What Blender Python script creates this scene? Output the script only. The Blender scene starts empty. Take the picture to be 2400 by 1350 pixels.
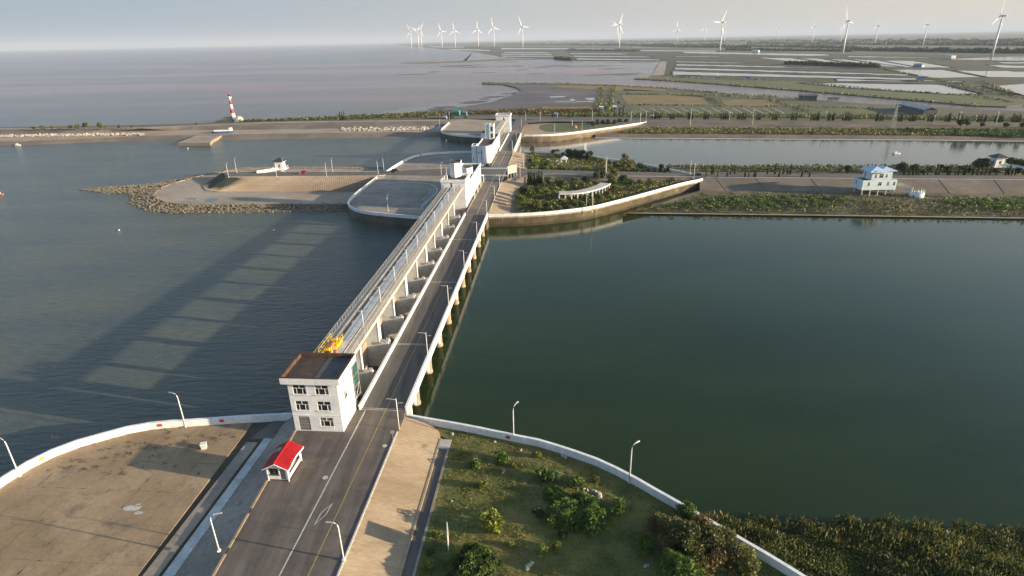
import bpy, math, random
import numpy as np
from mathutils import Vector, Matrix
random.seed(7); RNG = np.random.default_rng(7)
scene = bpy.context.scene
col = scene.collection
# ------------------------------------------------------------------ camera, sky, sun, exposure
CAM_H = 60.0; FPX = 1390.0; PITCH = math.atan(582 / FPX); ROLL = math.radians(1.1)
_f = Vector((0, math.cos(PITCH), -math.sin(PITCH))); _u = Vector((0, math.sin(PITCH), math.cos(PITCH))); _r = Vector((1, 0, 0))
_ca, _sa = math.cos(ROLL), math.sin(ROLL)
cam_d = bpy.data.cameras.new("camera"); cam = bpy.data.objects.new("camera", cam_d); col.objects.link(cam)
cam_d.sensor_width = 36; cam_d.lens = FPX / 2400 * 36; cam_d.clip_start = 0.5; cam_d.clip_end = 120000
cr = _r * _ca - _u * _sa; cu = _r * _sa + _u * _ca
m = Matrix((cr, cu, -_f)).transposed().to_4x4(); m.translation = Vector((0, 0, CAM_H)); cam.matrix_world = m
scene.camera = cam
SUN_AZ = math.radians(104.0); SUN_EL = math.radians(10.6)
SKY_L = (.84, 1.22, 1.72); SKY_R = (2.6, 2.3, 1.95)
w = bpy.data.worlds.new("World"); scene.world = w; w.use_nodes = True
nt = w.node_tree; nt.nodes.clear()
sky = nt.nodes.new('ShaderNodeTexSky'); sky.sky_type = 'NISHITA'; sky.sun_disc = False
sky.sun_elevation = SUN_EL; sky.sun_rotation = SUN_AZ; sky.altitude = 0; sky.air_density = 1.0; sky.dust_density = 1.2; sky.ozone_density = 1.5
bg = nt.nodes.new('ShaderNodeBackground'); bg.inputs[1].default_value = 0.12
wo = nt.nodes.new('ShaderNodeOutputWorld')
# hazy lower sky: grey-blue away from the sun, cream towards it, thinning out with height
_t = nt.nodes.new('ShaderNodeTexCoord'); _s = nt.nodes.new('ShaderNodeSeparateXYZ'); nt.links.new(_t.outputs['Generated'], _s.inputs[0])
_d = nt.nodes.new('ShaderNodeVectorMath'); _d.operation = 'DOT_PRODUCT'; _d.inputs[1].default_value = (math.sin(SUN_AZ), math.cos(SUN_AZ), 0); nt.links.new(_t.outputs['Generated'], _d.inputs[0])
_c = nt.nodes.new('ShaderNodeValToRGB'); _e = _c.color_ramp.elements; _e[0].position = 0.0; _e[0].color = (*SKY_L, 1); _e[1].position = 1.0; _e[1].color = (*SKY_R, 1)
_m = nt.nodes.new('ShaderNodeMapRange'); _m.inputs[1].default_value = -.85; _m.inputs[2].default_value = .5; nt.links.new(_d.outputs['Value'], _m.inputs[0]); nt.links.new(_m.outputs[0], _c.inputs[0])
_h = nt.nodes.new('ShaderNodeMapRange'); _h.inputs[1].default_value = .09; _h.inputs[2].default_value = .36; _h.inputs[3].default_value = .92; _h.inputs[4].default_value = .0; nt.links.new(_s.outputs['Z'], _h.inputs[0])
_x = nt.nodes.new('ShaderNodeMix'); _x.data_type = 'RGBA'; nt.links.new(_h.outputs[0], _x.inputs[0]); nt.links.new(sky.outputs[0], _x.inputs[6]); nt.links.new(_c.outputs[0], _x.inputs[7])
nt.links.new(_x.outputs[2], bg.inputs[0]); nt.links.new(bg.outputs[0], wo.inputs[0])
sl = bpy.data.lights.new("sun", 'SUN'); sl.energy = 5.0; sl.angle = math.radians(0.6); sl.color = (1.0, 0.80, 0.56)
so = bpy.data.objects.new("sun", sl); col.objects.link(so); so.location = (100, -30, 120)
sd = Vector((math.sin(SUN_AZ) * math.cos(SUN_EL), math.cos(SUN_AZ) * math.cos(SUN_EL), math.sin(SUN_EL)))
so.rotation_euler = sd.to_track_quat('Z', 'Y').to_euler()
scene.view_settings.view_transform = 'Standard'; scene.view_settings.look = 'None'
scene.view_settings.exposure = 1.28; scene.view_settings.gamma = 1.0; scene.view_settings.use_curve_mapping = False
# ------------------------------------------------------------------ places
def G(px, py, z=0.0):
    "a point on the level z, read off a 2400 x 1350 survey picture taken from the camera's station"
    a = (px - 1200) / FPX; b = -(py - 675) / FPX
    a2 = a * _ca + b * _sa; b2 = -a * _sa + b * _ca
    d = _f + _r * a2 + _u * b2
    t = (z - CAM_H) / min(d.z, -0.0012)
    return Vector((d.x * t, d.y * t, z))
BA = math.radians(4.716); BO = Vector((-23.2, 88.0, 0)); BD = Vector((math.sin(BA), math.cos(BA), 0)); BN = Vector((math.cos(BA), -math.sin(BA), 0))
def PT(t, s, z=0.0):
    "bridge axes: t metres to the right of the road's middle, s metres along it"
    p = BO + BD * s + BN * t; return Vector((p.x, p.y, z))
W = -4.8
# ------------------------------------------------------------------ helpers
class MB:
    def __init__(s): s.v = []; s.f = []
    def add(s, vs, fs):
        o = len(s.v); s.v += [tuple(v) for v in vs]; s.f += [tuple(i + o for i in f) for f in fs]; return s
    def hexa(s, b, t):
        return s.add(list(b) + list(t), [(3, 2, 1, 0), (4, 5, 6, 7), (0, 1, 5, 4), (1, 2, 6, 5), (2, 3, 7, 6), (3, 0, 4, 7)])
    def bb(s, t0, t1, s0, s1, z0, z1):
        q = [(t0, s0), (t1, s0), (t1, s1), (t0, s1)]
        return s.hexa([PT(a, b, z0) for a, b in q], [PT(a, b, z1) for a, b in q])
    def box(s, cx, cy, cz, sx, sy, sz, rot=0.0):
        c, n = math.cos(rot), math.sin(rot); q = [(-1, -1), (1, -1), (1, 1), (-1, 1)]
        P = [(cx + a * sx / 2 * c - b * sy / 2 * n, cy + a * sx / 2 * n + b * sy / 2 * c) for a, b in q]
        return s.hexa([(x, y, cz - sz / 2) for x, y in P], [(x, y, cz + sz / 2) for x, y in P])
    def prism(s, poly, z0, z1):
        n = len(poly); b = [(p[0], p[1], z0) for p in poly]; t = [(p[0], p[1], z1) for p in poly]
        return s.add(b + t, [tuple(range(n - 1, -1, -1)), tuple(range(n, 2 * n))] + [(i, (i + 1) % n, n + (i + 1) % n, n + i) for i in range(n)])
    def frustum(s, b, t):
        n = len(b)
        return s.add(list(b) + list(t), [tuple(range(n - 1, -1, -1)), tuple(range(n, 2 * n))] + [(i, (i + 1) % n, n + (i + 1) % n, n + i) for i in range(n)])
    def poly(s, pts): return s.add(pts, [tuple(range(len(pts)))])
    def tube(s, pts, rs, n=8):
        pts = [Vector(p) for p in pts]
        if not isinstance(rs, (list, tuple)): rs = [rs] * len(pts)
        rings = []
        for i, p in enumerate(pts):
            d = (pts[min(i + 1, len(pts) - 1)] - pts[max(i - 1, 0)]).normalized()
            a = d.cross(Vector((0, 0, 1)) if abs(d.z) < .9 else Vector((1, 0, 0))).normalized(); b = d.cross(a)
            rings.append([p + (a * math.cos(2 * math.pi * k / n) + b * math.sin(2 * math.pi * k / n)) * rs[i] for k in range(n)])
        vs = [v for r in rings for v in r]; fs = []
        for i in range(len(pts) - 1):
            for k in range(n): fs.append((i * n + k, i * n + (k + 1) % n, (i + 1) * n + (k + 1) % n, (i + 1) * n + k))
        fs += [tuple(range(n - 1, -1, -1)), tuple((len(pts) - 1) * n + k for k in range(n))]
        return s.add(vs, fs)
    def lathe(s, x, y, prof, n=16):
        return s.add([(x + r * math.cos(2 * math.pi * k / n), y + r * math.sin(2 * math.pi * k / n), z) for r, z in prof for k in range(n)],
            [(i * n + k, i * n + (k + 1) % n, (i + 1) * n + (k + 1) % n, (i + 1) * n + k) for i in range(len(prof) - 1) for k in range(n)]
            + [tuple(range(n - 1, -1, -1)), tuple((len(prof) - 1) * n + k for k in range(n))])
    def loft(s, rows):
        n = len(rows[0]); o = len(s.v)
        for r in rows: s.v += [tuple(p) for p in r]
        for i in range(len(rows) - 1):
            for k in range(n - 1): s.f.append((o + i * n + k, o + i * n + k + 1, o + (i + 1) * n + k + 1, o + (i + 1) * n + k))
        return s
    def build(s, name, mat, parent=None, smooth=False):
        off = Vector(parent.get('_o', (0, 0, 0))) if parent is not None else Vector((0, 0, 0))
        me = bpy.data.meshes.new(name); me.from_pydata([(v[0] - off.x, v[1] - off.y, v[2] - off.z) for v in s.v], [], s.f); me.update()
        if smooth: me.polygons.foreach_set('use_smooth', [True] * len(me.polygons))
        return link(name, me, mat, parent)
def link(name, me, mat, parent=None):
    if mat is not None and len(me.materials) == 0: me.materials.append(mat)
    o = bpy.data.objects.new(name, me); col.objects.link(o)
    if parent is not None: o.parent = parent
    return o
def tag(o, label=None, cat=None, group=None, kind=None):
    if label: o['label'] = label
    if cat: o['category'] = cat
    if group: o['group'] = group
    if kind: o['kind'] = kind
    return o
def struct(o): o['kind'] = 'structure'; return o
def thing(name, loc, label, cat, group=None):
    o = bpy.data.objects.new(name, None); col.objects.link(o); o.location = loc; o.empty_display_size = .5
    o['_o'] = tuple(loc); return tag(o, label, cat, group)
KIDS = {}
def dup(root, loc, rz=0.0, sc=None, label=None, group=None, only=None):
    r = root.copy(); col.objects.link(r); r.location = loc; r.rotation_euler = (0, 0, rz)
    if sc is not None: r.scale = sc if hasattr(sc, '__len__') else (sc, sc, sc)
    if label: r['label'] = label
    if group: r['group'] = group
    for ch in list(root.children):
        c = ch.copy(); col.objects.link(c); c.parent = r
        for g in list(ch.children):
            d = g.copy(); col.objects.link(d); d.parent = c
    return r
class Proto:
    "first placement uses the thing itself, later ones copy it"
    def __init__(s, root): s.root = root; s.used = False
    def place(s, loc, rz=0.0, sc=None, label=None, group=None):
        if s.used: return dup(s.root, loc, rz, sc, label, group)
        s.used = True; r = s.root; r.location = loc; r.rotation_euler = (0, 0, rz)
        if sc is not None: r.scale = sc if hasattr(sc, '__len__') else (sc, sc, sc)
        if label: r['label'] = label
        if group: r['group'] = group
        return r
ORD = ['first', 'second', 'third', 'fourth', 'fifth', 'sixth', 'seventh', 'eighth', 'ninth', 'tenth', 'eleventh', 'twelfth', 'thirteenth', 'fourteenth', 'fifteenth', 'sixteenth', 'seventeenth', 'eighteenth', 'nineteenth', 'twentieth']
def nth(i):
    if i < 20: return ORD[i]
    tens = ['twenty', 'thirty', 'forty', 'fifty', 'sixty', 'seventy', 'eighty', 'ninety'][(i + 1) // 10 - 2]
    return (tens[:-1] + 'ieth') if (i + 1) % 10 == 0 else tens + '-' + ORD[(i + 1) % 10 - 1]
def leaves(cen, size, asp=1.6, up=0.0, jit=.35):
    "quads of leaf size at the given points (numpy n x 3) -> mesh data"
    n = len(cen); a = RNG.normal(size=(n, 3)); a[:, 2] += up * 3; a /= np.linalg.norm(a, axis=1)[:, None]
    b = RNG.normal(size=(n, 3)); b -= (b * a).sum(1)[:, None] * a; b /= np.linalg.norm(b, axis=1)[:, None]
    sz = size * (1 + jit * RNG.normal(size=n)).clip(.4, 2.0)
    A = a * (sz * asp / 2)[:, None]; B = b * (sz / 2)[:, None]
    V = np.stack([cen - A, cen + B * .9, cen + A, cen - B * .9], 1).reshape(-1, 3)
    return V
def np_mesh(name, V, quads=True):
    me = bpy.data.meshes.new(name); n = len(V) // 4
    me.vertices.add(len(V)); me.vertices.foreach_set('co', V.astype(np.float32).ravel())
    me.loops.add(len(V)); me.loops.foreach_set('vertex_index', np.arange(len(V), dtype=np.int32))
    me.polygons.add(n); me.polygons.foreach_set('loop_start', np.arange(0, 4 * n, 4, dtype=np.int32)); me.polygons.foreach_set('loop_total', np.full(n, 4, dtype=np.int32))
    me.update(calc_edges=True); return me
def crown_pts(n, blobs):
    "points near the surfaces of several ellipsoid clumps (x,y,z,rx,ry,rz)"
    bl = np.array(blobs); wts = (bl[:, 3] * bl[:, 4]) ** 1.0; idx = RNG.choice(len(bl), n, p=wts / wts.sum())
    d = RNG.normal(size=(n, 3)); d /= np.linalg.norm(d, axis=1)[:, None]
    r = (1 - .45 * RNG.random(n) ** 2) * (1 + .08 * RNG.normal(size=n))
    return bl[idx, :3] + d * r[:, None] * bl[idx, 3:6]
# ------------------------------------------------------------------ materials
M = {}
def nodes(name):
    m = bpy.data.materials.new(name); m.use_nodes = True; t = m.node_tree; b = t.nodes['Principled BSDF']; M[name] = m
    return m, t, b
def pos(t, sc=(1, 1, 1), rot=0.0):
    g = t.nodes.new('ShaderNodeNewGeometry'); mp = t.nodes.new('ShaderNodeMapping'); mp.inputs['Scale'].default_value = sc; mp.inputs['Rotation'].default_value = (0, 0, rot)
    t.links.new(g.outputs['Position'], mp.inputs['Vector']); return mp.outputs[0]
def noise(t, vec, scale, detail=4, rough=.6):
    n = t.nodes.new('ShaderNodeTexNoise'); n.inputs['Scale'].default_value = scale; n.inputs['Detail'].default_value = detail; n.inputs['Roughness'].default_value = rough
    t.links.new(vec, n.inputs['Vector']); return n.outputs['Fac']
def ramp(t, fac, stops):
    r = t.nodes.new('ShaderNodeValToRGB'); e = r.color_ramp.elements
    while len(e) < len(stops): e.new(.5)
    for i, (p, c) in enumerate(stops): e[i].position = p; e[i].color = (*c, 1) if len(c) == 3 else c
    t.links.new(fac, r.inputs[0]); return r.outputs[0]
def mix(t, a, b, fac, mode='MIX'):
    n = t.nodes.new('ShaderNodeMix'); n.data_type = 'RGBA'; n.blend_type = mode
    for v, i in ((a, 6), (b, 7)):
        if isinstance(v, tuple): n.inputs[i].default_value = (*v, 1)
        else: t.links.new(v, n.inputs[i])
    if isinstance(fac, (int, float)): n.inputs[0].default_value = fac
    else: t.links.new(fac, n.inputs[0])
    return n.outputs[2]
def bump(t, b, h, strength, dist):
    n = t.nodes.new('ShaderNodeBump'); n.inputs['Strength'].default_value = strength; n.inputs['Distance'].default_value = dist
    t.links.new(h, n.inputs['Height']); t.links.new(n.outputs[0], b.inputs['Normal'])
def grain(name, c1, c2, big=.08, small=2.5, rough=.85, bmp=.3, stain=None, sc=(1, 1, 1), rot=0.0, stain_sc=.35, lo=.38, hi=.62, metal=0.0, streak=False, tide=False, lanes=False):
    m, t, b = nodes(name); v = pos(t, sc, rot)
    c = ramp(t, noise(t, v, big, 6, .65), [(lo, c1), (hi, c2)])
    f = noise(t, v, small, 5, .7); c = mix(t, c, ramp(t, f, [(.3, (.55, .55, .55)), (.7, (1.25, 1.25, 1.25))]), .5, 'MULTIPLY')
    if stain is not None:
        c = mix(t, c, stain, ramp(t, noise(t, v, stain_sc, 5, .7), [(.52, (0, 0, 0)), (.68, (.8, .8, .8))]))
    if lanes:
        c = mix(t, c, ramp(t, noise(t, pos(t, (.75, .03, 1), BA), 1.0, 3, .6), [(.36, (.74, .74, .75)), (.64, (1.18, 1.17, 1.15))]), 1.0, 'MULTIPLY')
        c = mix(t, c, ramp(t, noise(t, pos(t, (.3, .12, 1), BA), .5, 5, .75), [(.56, (1, 1, 1)), (.60, (.84, .84, .85))]), .8, 'MULTIPLY')
    if tide:
        sp = t.nodes.new('ShaderNodeSeparateXYZ'); t.links.new(pos(t), sp.inputs[0]); ad = t.nodes.new('ShaderNodeMath'); ad.operation = 'MULTIPLY_ADD'; ad.inputs[1].default_value = .9; t.links.new(noise(t, pos(t, (1, 1, .3)), .6, 4, .6), ad.inputs[0]); t.links.new(sp.outputs['Z'], ad.inputs[2])
        mr = t.nodes.new('ShaderNodeMapRange'); mr.inputs[1].default_value = -3.55; mr.inputs[2].default_value = -3.15; mr.inputs[3].default_value = .82; mr.inputs[4].default_value = 0; t.links.new(ad.outputs[0], mr.inputs[0]); c = mix(t, c, (.055, .052, .03), mr.outputs[0])
    if streak:
        c = mix(t, c, (.12, .10, .08), ramp(t, noise(t, pos(t, (1.6, 1.6, .12)), 1.3, 4, .7), [(.5, (0, 0, 0)), (.75, (.55, .55, .55))]))
    t.links.new(c, b.inputs['Base Color']); b.inputs['Roughness'].default_value = rough; b.inputs['Metallic'].default_value = metal
    if bmp: bump(t, b, f, bmp, .06)
    return m
def plain(name, c, rough=.5, metal=0.0, var=.15):
    m, t, b = nodes(name); f = noise(t, pos(t), 1.2, 4, .7)
    cc = mix(t, c, tuple(x * (1 - 2.2 * var) for x in c), ramp(t, f, [(.42, (0, 0, 0)), (.75, (1, 1, 1))]))
    t.links.new(cc, b.inputs['Base Color']); b.inputs['Roughness'].default_value = rough; b.inputs['Metallic'].default_value = metal; return m
def foliage(name, stops, rough=.65, trans=.25):
    m, t, b = nodes(name); g = t.nodes.new('ShaderNodeNewGeometry'); oi = t.nodes.new('ShaderNodeObjectInfo')
    c = ramp(t, g.outputs['Random Per Island'], stops)
    h = t.nodes.new('ShaderNodeHueSaturation'); mr = t.nodes.new('ShaderNodeMapRange'); mr.inputs[3].default_value = .75; mr.inputs[4].default_value = 1.25
    t.links.new(oi.outputs['Random'], mr.inputs[0]); t.links.new(mr.outputs[0], h.inputs['Value']); t.links.new(c, h.inputs['Color'])
    c2 = mix(t, h.outputs[0], ramp(t, noise(t, pos(t), .35, 3), [(.35, (.6, .6, .6)), (.65, (1.35, 1.3, 1.2))]), .8, 'MULTIPLY')
    t.links.new(c2, b.inputs['Base Color']); b.inputs['Roughness'].default_value = rough
    if trans:
        tr = t.nodes.new('ShaderNodeBsdfTranslucent'); t.links.new(c2, tr.inputs[0]); ms = t.nodes.new('ShaderNodeMixShader'); ms.inputs[0].default_value = trans
        t.links.new(b.outputs[0], ms.inputs[1]); t.links.new(tr.outputs[0], ms.inputs[2]); t.links.new(ms.outputs[0], t.nodes['Material Output'].inputs[0])
    return m
def water(name, c1, c2, big, wave_sc, wave_rot, strength, dist, rough, patch=None, patch_sc=.004, spec=.5, far=None):
    m, t, b = nodes(name)
    c = ramp(t, noise(t, pos(t, (1, 3, 1), .2), big, 5, .6), [(.38, c1), (.62, c2)])
    if patch:
        c = mix(t, c, patch, ramp(t, noise(t, pos(t, (.35, 1.6, 1), .1), patch_sc, 6, .6), [(.44, (0, 0, 0)), (.58, (.9, .9, .9))]))
        if far is not None:      # silt-laden open sea beyond the dike, cleaner water inside it
            sp = t.nodes.new('ShaderNodeSeparateXYZ'); t.links.new(pos(t), sp.inputs[0]); mr = t.nodes.new('ShaderNodeMapRange'); mr.inputs[1].default_value = 420; mr.inputs[2].default_value = 900; t.links.new(sp.outputs['Y'], mr.inputs[0])
            c = mix(t, ramp(t, noise(t, pos(t, (1, 3, 1), .2), .02, 5, .6), [(.38, far[0]), (.62, far[1])]), c, mr.outputs[0])
    t.links.new(c, b.inputs['Base Color']); b.inputs['Roughness'].default_value = rough; b.inputs['IOR'].default_value = 1.33; b.inputs['Specular IOR Level'].default_value = spec
    n1 = noise(t, pos(t, wave_sc, wave_rot), 1.0, 5, .62)
    bump(t, b, n1, strength, dist); return m
grain('asphalt', (.098, .083, .072), (.14, .12, .104), .12, 6, .9, .2, (.16, .135, .11), stain_sc=.25, lanes=True)
grain('asphalt_old', (.10, .092, .082), (.15, .13, .11), .1, 5, .9, .2, (.07, .065, .06))
grain('bridge_asphalt', (.075, .07, .066), (.13, .118, .105), .5, 6, .88, .15, sc=(1.6, .12, 1), rot=BA)
grain('apron_concrete', (.25, .178, .10), (.345, .255, .155), .09, 2.2, .9, .3, (.15, .115, .08), stain_sc=.3)
grain('slab_concrete', (.30, .22, .135), (.40, .31, .20), .12, 2.5, .9, .3, (.24, .18, .11), sc=(.35, 1, 1), rot=-BA)
grain('grey_concrete', (.22, .19, .15), (.32, .28, .23), .1, 2.0, .9, .3, (.15, .14, .12))
grain('pale_concrete', (.42, .40, .36), (.55, .52, .46), .3, 3, .85, .2, (.34, .30, .24))
grain('pier_concrete', (.56, .55, .52), (.66, .64, .60), .2, 1.2, .85, .15, (.42, .39, .34), stain_sc=.5)
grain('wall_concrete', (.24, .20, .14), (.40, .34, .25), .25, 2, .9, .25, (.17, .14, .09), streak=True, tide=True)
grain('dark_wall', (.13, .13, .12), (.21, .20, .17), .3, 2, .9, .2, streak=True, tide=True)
grain('revetment', (.13, .105, .08), (.20, .165, .13), .05, 1.2, .95, .4, (.10, .10, .06), stain_sc=.12)
grain('beach_concrete', (.27, .215, .16), (.38, .31, .24), .06, 1.5, .95, .3, (.18, .15, .11), stain_sc=.12)
grain('riprap', (.10, .09, .06), (.26, .22, .15), .9, 3, .95, .6)
grain('sand', (.27, .22, .17), (.38, .32, .25), .03, .8, .95, .4, (.17, .14, .10), stain_sc=.07)
grain('mud', (.085, .06, .05), (.15, .11, .095), .03, .6, .55, .3, (.20, .17, .16), sc=(.4, 1.4, 1), stain_sc=.03)
grain('lawn', (.095, .115, .020), (.18, .155, .045), .12, 3.5, .95, .8, (.045, .062, .016), stain_sc=.3)
grain('scrub_ground', (.06, .07, .025), (.15, .115, .06), .06, 1.2, .95, .8, (.17, .12, .08), stain_sc=.1)
grain('marsh', (.05, .06, .032), (.105, .10, .055), .006, .06, .95, .6, (.09, .07, .055), sc=(.5, 1.6, 1), stain_sc=.012)
grain('far_land', (.045, .06, .035), (.12, .11, .065), .0016, .012, .95, 0, (.15, .125, .09), sc=(.35, 1.5, 1), stain_sc=.0022)
grain('gold_field', (.16, .115, .04), (.23, .165, .065), .03, .5, .95, .6, (.10, .10, .04), stain_sc=.05)
grain('green_field', (.075, .09, .03), (.12, .125, .045), .03, .5, .95, .6, (.05, .065, .025), stain_sc=.06)
grain('paint_white', (.70, .70, .66), (.80, .80, .77), .3, 4, .6, .05, streak=False)
grain('wall_white', (.68, .70, .70), (.80, .81, .80), .3, 2, .75, .05, (.60, .60, .57), stain_sc=.5)
plain('glass_curtain', (.16, .17, .17), .15, var=.4)
grain('wall_bluewhite', (.50, .62, .66), (.62, .72, .75), .3, 2, .7, .05)
grain('line_white', (.40, .38, .34), (.55, .53, .48), 1.5, 6, .8, 0)
grain('line_yellow', (.30, .22, .06), (.42, .31, .09), 1.5, 6, .8, 0)
grain('coping_blue', (.40, .43, .43), (.52, .55, .54), .4, 3, .8, .1, (.3, .28, .24))
grain('roof_dark', (.035, .024, .02), (.065, .045, .037), .4, 3, .9, .2, (.11, .075, .05))
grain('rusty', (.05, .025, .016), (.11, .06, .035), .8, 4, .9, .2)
grain('bark', (.07, .05, .035), (.14, .10, .075), 1, 8, .9, .3)
grain('steel_dark', (.05, .05, .05), (.10, .09, .08), 1, 5, .6, .1)
grain('deck_tan', (.36, .33, .28), (.46, .43, .37), .4, 3, .85, .1)
grain('bed', (.05, .045, .03), (.08, .07, .05), .1, 1, .95, 0)
grain('rock', (.30, .26, .21), (.5, .45, .38), .9, 3, .9, .5)
grain('roof_grey', (.10, .10, .105), (.16, .155, .15), .3, 2, .85, .1)
plain('yellow_paint', (.80, .48, .01), .45); plain('red_paint', (.34, .006, .010), .55, var=.15); plain('red_band', (.55, .04, .03), .5)
plain('red_pipe', (.16, .035, .03), .6); plain('metal_white', (.72, .72, .70), .4); plain('metal_grey', (.42, .42, .42), .45, .3)
plain('metal_blue', (.20, .30, .45), .45); plain('glass_dark', (.02, .026, .03), .08, var=.3); plain('glass_green', (.03, .10, .09), .1, var=.3)
plain('car_red', (.30, .01, .015), .25); plain('car_black', (.012, .012, .014), .2); plain('car_blue', (.012, .022, .05), .2); plain('rubber', (.02, .02, .02), .9)
plain('cloth_dark', (.02, .025, .03), .9); plain('skin', (.35, .2, .14), .7); plain('boat_blue', (.05, .13, .32), .5); plain('blue_roof', (.42, .56, .70), .5)
plain('navy_tile', (.03, .04, .055), .5); plain('turquoise', (.04, .32, .30), .6); plain('beige_board', (.62, .52, .38), .6); plain('terracotta', (.45, .16, .09), .8)
plain('turbine_white', (.62, .62, .62), .4, var=.02); plain('purple_grey', (.20, .16, .19), .7); plain('door_blue', (.08, .09, .12), .5); plain('grille', (.16, .14, .125), .5)
foliage('leaf_green', [(0, (.032, .066, .008)), (.5, (.068, .125, .015)), (1, (.12, .19, .025))])
foliage('leaf_lime', [(0, (.07, .10, .012)), (.5, (.14, .18, .02)), (1, (.24, .26, .04))])
foliage('leaf_dark', [(0, (.018, .034, .010)), (.5, (.034, .058, .017)), (1, (.06, .09, .028))])
foliage('leaf_olive', [(0, (.05, .068, .014)), (.5, (.115, .13, .028)), (1, (.20, .19, .055))])
foliage('leaf_brown', [(0, (.07, .06, .018)), (.5, (.13, .10, .03)), (1, (.20, .14, .05))])
foliage('reed', [(0, (.035, .065, .010)), (.5, (.085, .135, .020)), (.8, (.15, .165, .035)), (.94, (.18, .12, .05)), (1, (.36, .29, .14))])
foliage('grass_tuft', [(0, (.07, .09, .016)), (.5, (.13, .14, .028)), (.8, (.19, .16, .05)), (1, (.24, .19, .09))])
foliage('bright_grass', [(0, (.02, .075, .012)), (.6, (.04, .14, .02)), (1, (.07, .2, .03))])
water('sea_water', (.15, .115, .11), (.19, .145, .135), .004, (.22, .80, 1), .42, 1.0, .8, .20, spec=.30, patch=(.29, .185, .160), patch_sc=.0016, far=((.062, .084, .080), (.090, .102, .082)))
water('tidal', (.16, .12, .105), (.13, .13, .135), .012, (.2, .6, 1), .3, .1, .3, .22, patch=(.11, .075, .06), patch_sc=.012)
water('calm_water', (.014, .028, .009), (.020, .036, .011), .015, (.5, .9, 1), 1.2, .12, .25, .045, spec=.38)
water('channel_water', (.06, .065, .055), (.075, .08, .065), .02, (.5, .9, 1), 1.2, .10, .3, .08)
water('pond_water', (.17, .20, .215), (.21, .235, .24), .02, (.4, .8, 1), 1.2, .05, .2, .12)
water('bay_water', (.15, .135, .12), (.19, .165, .15), .01, (.2, .6, 1), .3, .1, .3, .25, patch=(.13, .10, .085), patch_sc=.01)
grain('bank_scrub', (.022, .03, .014), (.06, .06, .028), .02, .2, .95, .5, sc=(.6, 1.5, 1))
# ------------------------------------------------------------------ ground, water, roads
def P(lst, z): return [G(x, y, z) for x, y in lst]
def land(name, pts, z, zb, mat, kind='structure'):
    o = MB().prism(pts, zb, z).build(name, M[mat]); o['kind'] = kind; return o
def flat(name, pts, mat, z=None):
    o = MB().poly([(p[0], p[1], p[2] if z is None else z) for p in pts]).build(name, M[mat]); return struct(o)
def interp(row, xs):
    r = sorted(row); return np.interp(xs, [a for a, b in r], [b for a, b in r])
def strip(name, rows, xs, mats, sub=None, z_noise=0.0):
    "surface between survey lines: rows of (z, [(px,py)...]); one material per gap"
    L = [[G(x, y, z) for x, y in zip(xs, interp(r, xs))] for z, r in rows]
    out = []
    i = 0
    while i < len(mats):
        j = i
        while j + 1 < len(mats) and mats[j + 1] == mats[i]: j += 1
        o = MB().loft(L[i:j + 2]).build(name if isinstance(name, str) else name[i], M[mats[i]]); out.append(struct(o)); i = j + 1
    return L
def catmull(pts, step):
    pts = [Vector((p[0], p[1], 0)) for p in pts]; out = []
    P4 = [pts[0] * 2 - pts[1]] + pts + [pts[-1] * 2 - pts[-2]]
    for i in range(1, len(P4) - 2):
        a, b, c, d = P4[i - 1:i + 3]; n = max(2, int((c - b).length / .5))
        for k in range(n):
            u = k / n; out.append(.5 * ((2 * b) + (c - a) * u + (2 * a - 5 * b + 4 * c - d) * u * u + (3 * b - a - 3 * c + d) * u ** 3))
    out.append(pts[-1]); L = [0]
    for p, q in zip(out, out[1:]): L.append(L[-1] + (q - p).length)
    n = max(1, round(L[-1] / step)); res = []; j = 0
    for k in range(n + 1):
        t = L[-1] * k / n
        while j < len(L) - 2 and L[j + 1] < t: j += 1
        f = (t - L[j]) / max(1e-6, L[j + 1] - L[j]); res.append(out[j].lerp(out[j + 1], min(1, f)))
    return res
def xy(l): return [(p[0], p[1]) for p in l]

# sea and inner waters
B = 62000
struct(MB().poly([(-B, -900, W), (B, -900, W), (B, B, W), (-B, B, W)]).build('sea', M['sea_water']))
struct(MB().poly([PT(-4.6, -8, W + .012), PT(20, -50, W + .012), PT(700, -250, W + .012), PT(700, 200, W + .012), PT(100, 178, W + .012), PT(30, 140, W + .012), PT(-4.6, 130, W + .012)]).build('reservoir_water', M['calm_water']))
struct(MB().poly([PT(-4.6, 255, W + .012), PT(60, 225, W + .012), PT(1400, 60, W + .012), PT(1400, 380, W + .012), PT(60, 352, W + .012), PT(-4.6, 332, W + .012)]).build('channel_water', M['channel_water']))

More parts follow.
